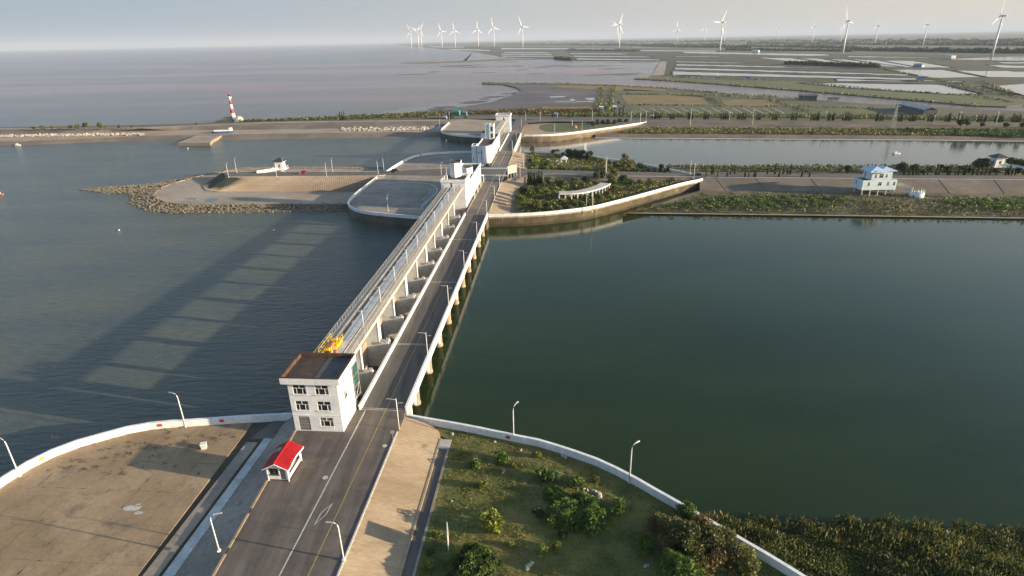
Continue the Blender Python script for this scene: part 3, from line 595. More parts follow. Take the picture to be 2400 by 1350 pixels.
struct(MB().prism([G(416, 335.6, -3), G(492, 335.6, -3), G(500, 326, -2.6), G(520, 317, -2.6), G(460, 317, -2.6)], -6, -2.7).build('boat_ramp', M['beach_concrete']))
def rocks_left():
    x = random.uniform(800, 1026); u = random.random(); y = interp(r2, [x])[0] * (1 - u) + interp(r1, [x])[0] * u - 2; p = G(x, min(y, interp(r1, [x])[0] - 4), -2.35); return p.x, p.y, p.z
stones('loose_stones', 420, rocks_left, .5, 1.5, 'rock', 'pale stones scattered on the far dike beach beside the wing wall')
def rocks_left2():
    x = random.uniform(-60, 340); u = random.random(); y = 321 - x * .012 - 5 * u; p = G(x, y, -2.3); return p.x, p.y, p.z
stones('loose_stones', 500, rocks_left2, .4, 1.3, 'rock', 'scattered pale rubble on the far left shore')
# ---- far dike, right
xs = [1395, 1450, 1516, 1600, 1750, 1900, 2050, 2200, 2400, 2600, 2900]
strip(['dike_revetment', 'dike_bench', 'dike_revetment', 'dike_top', 'dike_back'], [(W - .2, [(1395, 321.5), (1500, 323), (2200, 327.5), (2400, 330), (2900, 336)]), (-3.3, [(1395, 316), (1500, 313.5), (2200, 319), (2400, 321), (2900, 327)]), (-2.6, [(1395, 300), (1500, 298), (1900, 301), (2400, 305), (2900, 311)]),
    (-.2, [(1395, 286.5), (1500, 287), (2000, 290), (2400, 296), (2900, 300)]), (-.2, [(1395, 281), (1500, 281), (2000, 284), (2400, 289), (2900, 293)]), (-3.6, [(1395, 281), (1500, 281), (2000, 284), (2400, 289), (2900, 293)])], xs, ['revetment', 'scrub_ground', 'revetment', 'scrub_ground', 'marsh'])
struct(MB().loft([[G(x, y, W + .15) for x, y in [(1395, 322), (1500, 323), (2200, 327.5), (2400, 330), (2900, 336)]], [G(x, y + 1.8, W + .15) for x, y in [(1395, 322), (1500, 323), (2200, 327.5), (2400, 330), (2900, 336)]]]).build('waterline_kerb', M['pale_concrete']))
land('far_platform', [PT(-5, 330)] + [p for p in FLw] + [G(1052, 284, ZM), PT(-60, 425), PT(-5, 425)], ZM, -6.5, 'beach_concrete')
land('road', [PT(-5, 330), PT(4.2, 330), PT(4.2, 425), PT(-5, 425)], 0, -6.4, 'asphalt_old')
land('far_garden_ground', [PT(4.2, 328)] + [p for p in FRw] + [G(1516, 284, -.3), G(1400, 285, -.3), G(1240, 277, -.3), PT(4.2, 425)], -1.5, -6.5, 'slab_concrete')
flat('grass_oval', [G(x, y, -1.4) for x, y in [(1268, 303), (1264, 298), (1268, 293), (1285, 290), (1310, 288), (1350, 286.5), (1400, 287), (1450, 289), (1470, 291.5), (1440, 296), (1390, 302), (1345, 307), (1300, 309), (1280, 308)]], 'green_field')
struct(MB().loft([[G(x, y, -.15) for x, y in [(1226, 290), (1236, 281), (1300, 278), (1400, 278.5), (1516, 281), (1700, 283)]], [G(x, y, -.15) for x, y in [(1226, 297), (1240, 288), (1300, 284.5), (1400, 284.5), (1516, 286.5), (1700, 288)]]]).build('road', M['asphalt_old']))
struct(MB().loft([[G(x, y, .05) for x, y in [(1000, 272), (1100, 272.5), (1200, 273.5), (1300, 274), (1400, 275), (1600, 277)]], [G(x, y, .05) for x, y in [(1000, 275.6), (1100, 276.2), (1200, 280), (1300, 278.2), (1400, 278.6), (1600, 280)]]]).build('dike_road', M['asphalt_old']))
def rag(px, ax=9, ay=1.1, seed=4):
    r = random.Random(seed); out = []
    for (x0, y0), (x1, y1) in zip(px, px[1:] + px[:1]):
        n = max(1, int(math.hypot(x1 - x0, (y1 - y0) * 4) / 14))
        out += [(x0 + (x1 - x0) * k / n + (r.gauss(0, ax) if k else 0), y0 + (y1 - y0) * k / n + (r.gauss(0, ay) if k else 0)) for k in range(n)]
    return out
# ---- fields behind the dike, mud, river bank, plain of ponds
land('field_ground', [G(x, y, -3.7) for x, y in [(1040, 284), (1006, 262), (1050, 258), (1090, 250), (1150, 240), (1190, 228), (1220, 214), (1212, 205), (1180, 198), (1130, 196), (1130, 193.5), (1200, 194), (1300, 196), (1450, 199), (1560, 206), (1700, 219), (1850, 230), (2000, 241), (2150, 249), (2400, 261), (2900, 275), (2900, 300), (2400, 297), (2000, 292), (1500, 289), (1200, 284)]], -3.7, -6, 'marsh')
flat('tidal_flat', [G(x, y, W + .04) for x, y in rag([(700, 150), (900, 146), (1190, 139), (1150, 128), (1110, 121), (1050, 116), (985, 110), (930, 112), (820, 122), (700, 130), (560, 142), (420, 152), (520, 156)], 14, 0.9)], 'tidal')
flat('tidal_flat', [G(x, y, W + .05) for x, y in rag([(820, 274), (900, 268), (1006, 259), (1090, 250), (1150, 240), (1190, 228), (1220, 214), (1205, 212), (1130, 228), (1060, 240), (960, 254), (860, 268)], 8, 1.6)], 'tidal')
flat('mud', [G(x, y, -3.65) for x, y in rag([(1060, 262), (1090, 252), (1150, 241), (1190, 229), (1222, 214), (1212, 205), (1190, 199), (1260, 199), (1300, 201), (1290, 208), (1400, 212), (1405, 224), (1395, 238), (1300, 246), (1200, 254), (1120, 262)], 5, 1.0)], 'mud')
for q, mt in [([(1455, 222.5), (1645, 224), (1662, 245), (1470, 245)], 'gold_field'), ([(1690, 233), (1800, 235), (1856, 251), (1700, 249)], 'gold_field'), ([(1300, 199.5), (1450, 201), (1560, 209), (1560, 214), (1420, 211), (1300, 204)], 'gold_field'),
    ([(1480, 249), (1700, 252), (1760, 266), (1480, 268)], 'green_field'), ([(1870, 251), (2040, 254), (2060, 266), (1900, 268)], 'green_field'), ([(1460, 209), (1560, 214), (1700, 225), (1690, 229), (1470, 219)], 'green_field'), ([(1270, 250), (1385, 250), (1385, 262), (1280, 264)], 'gold_field')]:
    flat('field', [G(x, y, -3.6) for x, y in q], mt)
for q in [[(1290, 226), (1325, 225), (1322, 228), (1288, 229)], [(1335, 232), (1345, 231), (1350, 240), (1340, 241)], [(1370, 230), (1392, 229), (1395, 234), (1380, 235)], [(1300, 238), (1392, 237), (1392, 238.6), (1300, 239.6)], [(1432, 218), (1436, 218), (1440, 248), (1434, 248)]]:
    flat('field_pool', [G(x, y, -3.58) for x, y in q], 'pond_water')
coast = [(1485, 184.5), (1520, 181.5), (1531, 177), (1536, 160), (1547, 143), (1500, 141), (1345, 142), (1300, 138), (1190, 134), (1150, 128), (1110, 121), (1050, 116), (985, 110), (935, 105.5), (915, 102.2)]
sbank = [(2950, 300), (2700, 262), (2480, 248), (2400, 246), (2360, 249.5), (2290, 247.5), (2100, 231), (1900, 214), (1700, 198), (1560, 188.5)]
pl = [G(x, y, -3.9) for x, y in coast]
struct(MB().prism([G(x, y, -3.9) for x, y in sbank] + pl + [(pl[-1].x + 4000, 60000), (60000, 60000), (60000, 2000)], -5.5, -3.9).build('far_plain', M['far_land']))
flat('river_bank', [G(x, y, -3.84) for x, y in [(1490, 184), (1560, 180), (1580, 177), (1700, 186), (1860, 190), (1900, 198), (2060, 212), (2290, 226), (2360, 236), (2400, 240), (2360, 249), (2290, 247), (2100, 230.5), (1900, 213.5), (1700, 197.5), (1560, 188)]], 'green_field')
land('mud_bank', [G(x, y, W + .3) for x, y in [(905, 150.5), (960, 147), (1190, 139), (1300, 142), (1345, 144), (1547, 145), (1534, 160), (1528, 177), (1500, 170), (1440, 160), (1380, 156), (1300, 150), (1200, 146.5), (1100, 149), (1000, 151.5)]], W + .08, W - 1, 'tidal')
flat('grass_spit', [G(x, y, W + .4) for x, y in [(935, 149), (1000, 146), (1100, 141.5), (1190, 137), (1280, 139), (1190, 141), (1100, 145), (1000, 148.6)]], 'gold_field')
flat('mud', [G(x, y, -3.8) for x, y in [(1547, 144), (1562, 144), (1560, 160), (1556, 176), (1530, 177), (1537, 162)]], 'sand')
flat('pond_dikes', [G(x, y, -3.88) for x, y in [(1545, 178), (1552, 143), (1345, 141.5), (1330, 122), (1180, 119), (1000, 107), (1500, 113), (1700, 117), (2000, 128), (2430, 128), (2430, 232), (2380, 224), (2290, 223), (2060, 209.5), (1860, 188.5), (1700, 184.5)]], 'bank_scrub')
rk = random.Random(9)
for k in range(46):
    if k < 26: x, y = rk.uniform(960, 1500), rk.uniform(142, 176); sx, sy = rk.uniform(12, 60), rk.uniform(.35, .9)
    else: x = rk.uniform(1010, 1215); y = 262 - (x - 1010) * .2 + rk.uniform(-9, 0); sx, sy = rk.uniform(8, 30), rk.uniform(.5, 1.3)
    flat('mud_streak', [G(x + sx * math.cos(v) * rk.uniform(.75, 1.2), y + sy * math.sin(v) - sx * .03 * math.cos(v), W + .10 + k * .003) for v in [i * .628 for i in range(10)]], 'mud')
ponds = [[(1575, 167), (2152, 183.5), (2152, 188), (1575, 175.5)], [(1580, 158), (2130, 174), (2135, 178), (1580, 163)], [(1583, 150), (1960, 158.5), (2060, 163), (1583, 154)], [(1871, 195), (1960, 194), (2208, 198), (2306, 221.5), (2215, 221), (1990, 207)],
    [(1770, 135), (1852, 136), (1957, 150), (1910, 151)], [(1867, 136), (1916, 137), (2040, 156), (1999, 154.5)], [(1931, 138), (1984, 139.5), (2119, 157), (2085, 157)], [(1991, 139), (2055, 141), (2150, 158), (2120, 158)], [(2066, 142), (2137, 142), (2239, 159), (2160, 159)],
    [(2070, 163), (2209, 163), (2310, 182), (2182, 183)], [(2235, 165), (2362, 166), (2430, 170), (2430, 183), (2317, 181)], [(2302, 202), (2430, 194), (2430, 226), (2381, 222)], [(2205, 139), (2430, 130), (2430, 143), (2290, 141.5)], [(1600, 121), (1935, 126.5), (1950, 130.5), (1900, 131.5), (1600, 124.5)],
    [(1500, 117.5), (1680, 118.5), (1680, 121), (1500, 120)], [(1180, 122), (1283, 122), (1290, 124), (1180, 124)], [(1173, 126), (1293, 126), (1297, 128.4), (1173, 128.4)], [(1173, 130.5), (1300, 131), (1303, 133), (1173, 133)], [(1333, 124.5), (1467, 125.5), (1470, 127.5), (1336, 127)], [(1340, 130.5), (1517, 132.5), (1530, 134.5), (1345, 133.5)],
    [(1350, 136.5), (1550, 139.5), (1545, 141.8), (1350, 139.8)], [(1173, 112.5), (1333, 113), (1340, 115.5), (1173, 116)], [(1340, 113.5), (1440, 114), (1440, 116.3), (1345, 116)], [(1580, 131.5), (1690, 132), (1690, 133.5), (1580, 133)], [(1000, 108.5), (1090, 109.5), (1090, 111.5), (1010, 111)], [(1040, 114), (1150, 117), (1150, 119.5), (1060, 117.5)], [(2160, 188), (2260, 190), (2262, 192.4), (2165, 191)], [(1960, 184.5), (2150, 190.5), (2150, 192.3), (1960, 190)],
    [(1480, 109.8), (1640, 110.6), (1640, 112.2), (1480, 111.6)], [(1980, 131.2), (2180, 134.5), (2180, 136.2), (1990, 134)], [(2330, 145), (2430, 146), (2430, 149.5), (2350, 149)], [(2060, 98.2), (2400, 101.5), (2400, 102.8), (2060, 99.4)], [(2310, 152), (2430, 154), (2430, 160), (2345, 159)], [(1583, 143.5), (1745, 147), (1760, 149), (1583, 146)], [(1575, 178.5), (1700, 184), (1680, 186), (1580, 181)]]
for q in ponds: flat('pond', [G(x, y, -3.80) for x, y in q], 'pond_water')
# one closed box of air round everything
hz = MB().prism([(-70000, -1000), (70000, -1000), (70000, 64000), (-70000, 64000)], -8, 330).build('haze', None); hz['kind'] = 'stuff'; hz['label'] = 'thin even haze over the estuary'
hm = bpy.data.materials.new('haze'); hm.use_nodes = True; ht = hm.node_tree; ht.nodes.clear(); ho = ht.nodes.new('ShaderNodeOutputMaterial'); pv = ht.nodes.new('ShaderNodeVolumePrincipled')
pv.inputs['Color'].default_value = (.58, .67, .80, 1); pv.inputs['Density'].default_value = 5.4e-5; pv.inputs['Anisotropy'].default_value = .0
ht.links.new(pv.outputs[0], ho.inputs['Volume']); hz.data.materials.append(hm)
# ------------------------------------------------------------------ builders for buildings
def face(mb, O, U, N, width, z0, z1, ops, th=.25):
    "wall slab with real openings; O corner on the outer face, U along, N outward, ops (u0,u1,v0,v1)"
    us = sorted(set([0, width] + [a for o in ops for a in o[:2]])); vs = sorted(set([z0, z1] + [a for o in ops for a in o[2:]]))
    for i in range(len(us) - 1):
        for j in range(len(vs) - 1):
            cu, cv = (us[i] + us[i + 1]) / 2, (vs[j] + vs[j + 1]) / 2
            if any(o[0] < cu < o[1] and o[2] < cv < o[3] for o in ops): continue
            p = [O + U * us[i], O + U * us[i + 1], O + U * us[i + 1] - N * th, O + U * us[i] - N * th]
            mb.hexa([(a.x, a.y, vs[j]) for a in p], [(a.x, a.y, vs[j + 1]) for a in p])
def bar(mb, O, U, N, u0, u1, v0, v1, d0, d1):
    p = [O + U * u0 - N * d1, O + U * u1 - N * d1, O + U * u1 - N * d0, O + U * u0 - N * d0]
    mb.hexa([(a.x, a.y, v0) for a in p], [(a.x, a.y, v1) for a in p])
def keep(o, root): o['_o'] = tuple(root['_o']); return o
def window(root, O, U, N, op, style='plain', pane='glass_dark', frame='metal_white', fw=.07):
    u0, u1, v0, v1 = op; mb = MB(); w_, h_ = u1 - u0, v1 - v0
    for a in ((u0, u1, v0, v0 + fw), (u0, u1, v1 - fw, v1), (u0, u0 + fw, v0, v1), (u1 - fw, u1, v0, v1)): bar(mb, O, U, N, *a, .02, .12)
    cells = [(u0, u1, v0, v1)]
    if style == 'five':
        vm = v0 + h_ * .62; bar(mb, O, U, N, u0, u1, vm - fw / 2, vm + fw / 2, .03, .11); um = u0 + w_ * .5
        bar(mb, O, U, N, um - fw / 2, um + fw / 2, vm, v1, .03, .11)
        for f in (.27, .73): bar(mb, O, U, N, u0 + w_ * f - fw / 2, u0 + w_ * f + fw / 2, v0, vm, .03, .11)
        cells = [(u0, um, vm, v1), (um, u1, vm, v1), (u0, u0 + w_ * .27, v0, vm), (u0 + w_ * .27, u0 + w_ * .73, v0, vm), (u0 + w_ * .73, u1, v0, vm)]
    elif style == 'cross':
        um, vm = (u0 + u1) / 2, v0 + h_ * .65; bar(mb, O, U, N, um - fw / 2, um + fw / 2, v0, v1, .03, .11); bar(mb, O, U, N, u0, u1, vm - fw / 2, vm + fw / 2, .03, .11)
    bar(mb, O, U, N, u0 - .12, u1 + .12, v0 - .10, v0 + .002, -.10, .16)
    f = keep(mb.build('window', M[frame], root), root)
    for k, c in enumerate(cells):
        pm = ('glass_curtain' if pane == 'glass_dark' and random.random() < .25 else pane); p = MB(); e = .01 + .004 * (k % 3); bar(p, O, U, N, c[0] + .02, c[1] - .02, c[2] + .02, c[3] - .02, .07 + e, .09 + e); p.build('pane', M[pm], f)
    return f
def block(root, t0, t1, s0, s1, z0, z1, S=(), E=(), Wt=(), mat='wall_white', style='plain', name='wall', pane='glass_dark', roof=None, par=.8, cornice=0.0, cor_mat=None):
    mb = MB(); th = .25
    sides = {'S': (PT(t0, s0), BN, -BD, t1 - t0, S), 'E': (PT(t1, s0), BD, BN, s1 - s0, E), 'N': (PT(t1, s1), -BN, BD, t1 - t0, ()), 'W': (PT(t0, s1), -BD, -BN, s1 - s0, Wt)}
    top = z1
    for k, (O, U, N, wd, ops) in sides.items():
        if k in 'EW': O = O + U * th; wd -= 2 * th; ops = [(a - th, b - th, c, d) for a, b, c, d in ops]
        face(mb, O, U, N, wd, z0, top, ops, th)
        for op in ops: window(root, O, U, N, op, style, pane)
    keep(mb.build(name, M[mat], root), root)
    if roof: MB().bb(t0 + th, t1 - th, s0 + th, s1 - th, z1 - par - .2, z1 - par).build('roof', M[roof], root)
    if cornice:
        c = MB(); e = cornice
        for a in ((t0 - e, t1 + e, s0 - e, s0 - .002), (t0 - e, t1 + e, s1 + .002, s1 + e), (t0 - e, t0 - .002, s0 - .002, s1 + .002), (t1 + .002, t1 + e, s0 - .002, s1 + .002)): c.bb(*a, z1 - .95, z1 - .03)
        for a in ((t0 - e / 2, t1 + e / 2, s0 - e / 2, s0 - .002), (t1 + .002, t1 + e / 2, s0 - .002, s1 + .002), (t0 - e / 2, t0 - .002, s0 - .002, s1 + .002)): c.bb(*a, z1 - 1.25, z1 - .952)
        c.build('cornice', M[cor_mat or mat], root)
    return mb
# ------------------------------------------------------------------ three-storey gatehouse in front
R = thing('gatehouse', PT(-9.2, -3, 0), 'white three-storey gatehouse with brown parapet roof and grille door at the near bridge end', 'building')
bt0, bt1, bs0, bs1 = -13.2, -4.9, -6.0, .8
S = []
for z in (7.15, 4.05):
    S += [(.8, 3.0, z, z + 1.85), (4.5, 6.75, z, z + 1.85)]
S += [(4.5, 6.75, .95, 2.75)]
SD = [(.85, 2.75, .12, 2.85)]
mb = MB(); O, U, N = PT(bt0, bs0), BN, -BD
face(mb, O, U, N, bt1 - bt0, 0, 9.5, S + SD)
Ee = [(2.3, 3.7, 1.2, 3.0), (2.3, 3.7, 4.6, 6.1), (2.4, 3.5, 7.7, 9.0)]
OE, UE, NE = PT(bt1, bs0 + .25), BD, BN
face(mb, OE, UE, NE, bs1 - bs0 - .5, 0, 9.5, [(a - .25, b - .25, c, d) for a, b, c, d in Ee])
face(mb, PT(bt1, bs1), -BN, BD, bt1 - bt0, 0, 9.5, []); face(mb, PT(bt0, bs1 - .25), -BD, -BN, bs1 - bs0 - .5, 0, 9.5, [])
keep(mb.build('wall', M['wall_white'], R), R)
for o in S: window(R, O, U, N, o, 'five')
for i, o in enumerate(Ee): window(R, OE, UE, NE, (o[0] - .25, o[1] - .25, o[2], o[3]), 'cross', 'glass_dark' if i else 'beige_board')
gr = MB()
for k in range(13): u = .87 + k * .155; bar(gr, O, U, N, u, u + .035, .14, 2.73, .03, .08)
for v in (.14, .75, 1.35, 1.95, 2.55, 2.69): bar(gr, O, U, N, .87, 2.73, v, v + .05, .025, .09)
g_ = keep(gr.build('door', M['metal_grey'], R), R)
b_ = MB(); bar(b_, O, U, N, .87, 2.73, .13, 2.74, .14, .18); b_.build('door_leaf', M['grille'], g_)
MB().bb(bt0 - .05, bt1 + .05, bs0 - .06, bs0 - .003, 3.08, 3.2).build('string_course', M['wall_white'], R)
MB().bb(bt1 + .003, bt1 + .06, bs0 - .003, bs1, 3.08, 3.2).build('string_course', M['wall_white'], R)
co = MB(); e = .75
for a in ((bt0 - e, bt1 + e, bs0 - e, bs0 - .01), (bt0 - e, bt1 + e, bs1 + .01, bs1 + e), (bt0 - e, bt0 - .01, bs0 - .01, bs1 + .01), (bt1 + .01, bt1 + e, bs0 - .01, bs1 + .01)): co.bb(*a, 9.45, 10.0)
e = .3
for a in ((bt0 - e, bt1 + e, bs0 - e, bs0 - .01), (bt0 - e, bt1 + e, bs1 + .01, bs1 + e), (bt0 - e, bt0 - .01, bs0 - .01, bs1 + .01), (bt1 + .01, bt1 + e, bs0 - .01, bs1 + .01)): co.bb(*a, 9.1, 9.448)
co.build('cornice', M['wall_white'], R)
pw = MB(); e = .75
for a in ((bt0 - e, bt1 + e, bs0 - e, bs0 - e + .22), (bt0 - e, bt1 + e, bs1 + e - .22, bs1 + e), (bt0 - e, bt0 - e + .22, bs0 - e + .22, bs1 + e - .22), (bt1 + e - .22, bt1 + e, bs0 - e + .22, bs1 + e - .22)): pw.bb(*a, 10.0, 10.62)
pw.build('parapet', M['wall_white'], R)
pc = MB(); e = .8
for a in ((bt0 - e, bt1 + e, bs0 - e, bs0 - e + .3), (bt0 - e, bt1 + e, bs1 + e - .3, bs1 + e), (bt0 - e, bt0 - e + .3, bs0 - e + .3, bs1 + e - .3), (bt1 + e - .3, bt1 + e, bs0 - e + .3, bs1 + e - .3)): pc.bb(*a, 10.62, 10.72)
pc.build('parapet_coping', M['roof_dark'], R)
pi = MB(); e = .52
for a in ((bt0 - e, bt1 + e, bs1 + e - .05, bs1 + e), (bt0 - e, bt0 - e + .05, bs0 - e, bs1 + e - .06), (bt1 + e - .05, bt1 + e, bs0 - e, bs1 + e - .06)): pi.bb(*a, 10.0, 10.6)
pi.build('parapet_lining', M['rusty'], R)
MB().bb(bt0 - .5, bt1 + .45, bs0 - .5, bs1 + .45, 9.9, 10.02).build('roof', M['roof_dark'], R)
MB().bb(bt0 + 4.4, bt1 + .4, bs0 - .48, bs1 + .4, 10.021, 10.06).build('roof_membrane', M['steel_dark'], R)
MB().bb(bt1 - .55, bt1 + .9, bs1 - .3, bs1 + .9, 10.1, 10.7)
# steel stair enclosure behind it
R = thing('stair_enclosure', PT(-6.2, 2.6, -4), 'tall green glazed steel stair enclosure behind the three-storey gatehouse', 'stair tower')
fr = MB(); cs_ = [(-7.6, 1.9), (-5.2, 1.9), (-5.2, 4.4), (-7.6, 4.4)]
for t, s in cs_: fr.bb(t - .06, t + .06, s - .06, s + .06, -5, 8.6)
for z in (-1, 1.2, 3.4, 5.6, 7.8, 8.5):
    for i in range(4):
        a, b = cs_[i], cs_[(i + 1) % 4]; fr.tube([PT(*a, z), PT(*b, z)], .05, 5)
fr.tube([PT(-7.6, 1.9, -1), PT(-5.2, 1.9, 1.2)], .04, 5); fr.tube([PT(-5.2, 1.9, 1.2), PT(-5.2, 4.4, 3.4)], .04, 5)
fr.build('frame', M['metal_grey'], R)
for z0, z1 in ((3.45, 5.55), (5.65, 7.75)):
    MB().bb(-7.5, -5.3, 1.88, 1.92, z0, z1).build('glass_panel', M['glass_green'], R); MB().bb(-5.22, -5.18, 2.0, 4.3, z0, z1).build('glass_panel', M['glass_green'], R)
for z in (1.2, 3.4, 5.6): MB().bb(-7.5, -5.3, 2.0, 4.3, z - .04, z + .04).build('landing', M['steel_dark'], R)

# ------------------------------------------------------------------ road bridges
def road_bridge(s0, s1, label, cols):
    R = thing('road_bridge', PT(0, (s0 + s1) / 2, W), label, 'bridge')
    MB().bb(-4.15, 4.15, s0, s1, -.55, -.001).build('deck', M['pale_concrete'], R)
    MB().poly([PT(-3.98, s0, .006), PT(3.98, s0, .006), PT(3.98, s1, .006), PT(-3.98, s1, .006)]).build('road_surface', M['bridge_asphalt'], R)
    g = MB()
    for t in (-3.4, -1.2, 1.2, 3.4): g.bb(t - .2, t + .2, s0, s1, -1.25, -.55)
    g.build('girder', M['pier_concrete'], R)
    n = round((s1 - s0) / 5.9); L_ = (s1 - s0) / n
    for k in range(n):
        for t, sg in ((-4.18, -1), (4.18, 1)):
            a, b = s0 + k * L_ + .02, s0 + (k + 1) * L_ - .02
            MB().bb(t - .16, t + .16, a, b, -.95, .78).build('parapet_panel', M['wall_white'], R)
            MB().bb(t - .22, t + .22, a - .01, b + .01, .78, .93).build('coping', M['paint_white'], R)
    for s in cols:
        MB().lathe(*PT(3.35, s)[:2], [(.95, -6.5), (.95, -4.35), (.82, -4.3), (.82, -1.95)], 20).build('column', M['slab_concrete'], R, True)
        MB().lathe(*PT(-3.2, s)[:2], [(.52, -6.5), (.52, -1.95)], 12).build('column', M['wall_concrete'], R, True)
        MB().bb(-4.0, 4.05, s - .55, s + .55, -1.95, -1.252).build('cap_beam', M['pier_concrete'], R)
    MB().poly([PT(.38, s0, .012), PT(.50, s0, .012), PT(.50, s1, .012), PT(.38, s1, .012)]).build('centre_line', M['line_yellow'], R)
    return R
R = road_bridge(.35, 127, 'long near road bridge with white parapets on round columns over the sluice', [10.0 + 11.83 * k for k in range(10)])
for s in (.5, 24.8, 60.2, 97.1, 126.8):
    for d in (0, .45): MB().bb(-3.9, 3.9, s + d, s + d + .10, .008, .03).build('expansion_joint', M['pale_concrete'], R)
MB().tube([PT(-4.75, 2, -.35), PT(-4.75, 126, -.35)], .16, 8).build('pipe', M['red_pipe'], R)
MB().tube([PT(-5.15, 2, -.75), PT(-5.15, 126, -.75)], .12, 8).build('pipe', M['red_pipe'], R)
for s in (1, 4.5, 16, 28, 52, 76, 100):
    MB().bb(4.42, 4.85, s, s + .8, -1.5, .1).build('bracket', M['paint_white'], R)
R = road_bridge(262, 331, 'shorter far road bridge with white parapets beyond the crossroads', [268 + 11.5 * k for k in range(6)])
for s in (262.3, 330): MB().bb(-3.9, 3.9, s, s + .3, .008, .03).build('expansion_joint', M['pale_concrete'], R)
fb = MB()
for k in range(40): fb.bb(4.36, 4.5, 264 + k * 1.65, 264.9 + k * 1.65, -2.2, .5)
fb.build('facade_rib', M['paint_white'], R)

# ------------------------------------------------------------------ sluice with service deck
def sluice(s0, s1, piers, label, dbl=True, gates='grey_concrete'):
    R = thing('sluice', PT(-9.6, (s0 + s1) / 2, W), label, 'sluice')
    for k, s in enumerate(piers):
        for d in ((-.5, .5) if (dbl and k % 2 == 1) else (0,)):
            h = .27
            mb = MB()
            mb.frustum([PT(-13.6, s + d - h, -6.5), PT(-4.95, s + d - h, -6.5), PT(-4.95, s + d + h, -6.5), PT(-13.6, s + d + h, -6.5)], [PT(-13.6, s + d - h, .75), PT(-5.4, s + d - h, .75), PT(-5.4, s + d + h, .75), PT(-13.6, s + d + h, .75)])
            mb.bb(-12.7, -7.35, s + d - h + .02, s + d + h - .02, .75, 7.2)
            mb.build('pier', M['pier_concrete'], R)
            MB().bb(-7.35, -7.18, s + d - h - .02, s + d + h + .02, .95, 7.2).build('pier_lit_edge', M['paint_white'], R)  # white strips paint in the sunlight on the pier's east edges and ledge top
            MB().bb(-7.35, -5.3, s + d - h - .04, s + d + h + .04, .752, .95).build('pier_lit_edge', M['paint_white'], R)
            MB().bb(-5.42, -5.2, s + d - h - .04, s + d + h + .04, .1, .75).build('pier_lit_edge', M['paint_white'], R)
    cuts = [s0] + list(piers) + [s1]
    for a, b in zip(cuts, cuts[1:]):
        MB().bb(-10.4, -10.1, a + .75, b - .75, -6.4, 1.6).build('gate', M[gates], R)
        MB().bb(-12.3, -11.9, a + .75, b - .75, 1.2, 2.9).build('breast_wall', M['pier_concrete'], R)
        for t0, t1, z0, z1, nm, mt in ((-12.95, -11.45, 7.2, 7.98, 'walkway', 'deck_tan'), (-10.45, -8.5, 7.2, 8.12, 'cable_trough', 'coping_blue'), (-8.49, -6.35, 7.2, 7.96, 'walkway', 'deck_tan')):
            MB().bb(t0, t1, a + .015, b - .015, z0, z1).build(nm, M[mt], R)
    for s in piers: MB().bb(-11.44, -10.46, s - .3, s + .3, 7.25, 7.9).build('cross_beam', M['pale_concrete'], R)
    for t in (-11.75, -8.15):
        MB().bb(t - .05, t + .05, s0, s1, 7.99, 8.14).build('crane_rail', M['deck_tan'], R)
    for t, mt in ((-12.88, 'metal_grey'), (-6.42, 'deck_tan')):
        rl = MB()
        for z in (8.4, 8.75, 9.1): rl.tube([PT(t, s0, z), PT(t, s1, z)], .045 if z > 9 else .025, 5)
        n = int((s1 - s0) / 1.5)
        for k in range(n + 1): s = s0 + (s1 - s0) * k / n; rl.bb(t - .035, t + .035, s - .035, s + .035, 7.9, 9.1)
        rl.build('railing', M[mt], R)
    return R
PS = [12.4 + 12.12 * k for k in range(10)]
sluice(1.7, 137.2, PS, 'long sluice with grey piers and raised service deck left of the near bridge')
P2 = [283 + 11 * k for k in range(5)]
sluice(277.2, 339.8, P2, 'shorter far sluice with raised deck beside the far road bridge', False, 'purple_grey')
# winches on the pier ledges
wn = thing('winch', (0, 0, 0), 'x', 'winch', 'winches on the sluice piers')
MB().box(0, 0, .3, .9, .5, .6).build('motor_box', M['metal_grey'], wn); MB().tube([(.1, -.6, .35), (.1, .6, .35)], .22, 10).build('drum', M['steel_dark'], wn); MB().box(.1, -.75, .4, .5, .18, .75).build('bracket', M['pale_concrete'], wn)
pr_ = Proto(wn)
for k, s in enumerate(PS):
    for d in ((-.62, .62) if k % 2 else (0,)):
        pr_.place(PT(-5.85, s + d + (.9 if d >= 0 else -.5), .35 if False else .95) if False else PT(-5.75, s + d, .95), -BA, .8, 'grey winch on the %s sluice pier from the near end%s' % (nth(k), {0: '', -.62: ', nearer half', .62: ', farther half'}[d]))
for k, s in enumerate(P2): pr_.place(PT(-5.75, s, .95), -BA, 1.4, 'grey winch on the %s pier of the far sluice' % nth(k))

# ------------------------------------------------------------------ yellow gate crane on the service deck
R = thing('gantry_crane', PT(-10.2, 7, 8), 'yellow maintenance gantry crane parked on the service deck behind the gatehouse', 'crane')
MB().bb(-11.95, -11.5, 3.6, 10.6, 8.2, 8.8).build('side_beam', M['yellow_paint'], R); MB().bb(-9.9, -9.45, 3.6, 10.6, 8.2, 8.8).build('side_beam', M['yellow_paint'], R)
for s in (3.7, 6.0, 8.4, 10.3): MB().bb(-11.5, -9.9, s - .16, s + .16, 8.3, 8.75).build('cross_beam', M['yellow_paint'], R)
MB().tube([PT(-11.2, 4.8, 9.25), PT(-10.1, 4.8, 9.25)], .42, 14).build('winding_drum', M['yellow_paint'], R)
MB().tube([PT(-11.2, 9.2, 9.25), PT(-10.1, 9.2, 9.25)], .42, 14).build('winding_drum', M['yellow_paint'], R)
MB().bb(-11.1, -10.2, 6.4, 7.8, 8.78, 9.6).build('gearbox', M['terracotta'], R); MB().bb(-9.3, -8.6, 4.2, 5.2, 8.2, 9.1).build('motor', M['terracotta'], R)
cr_f = MB()
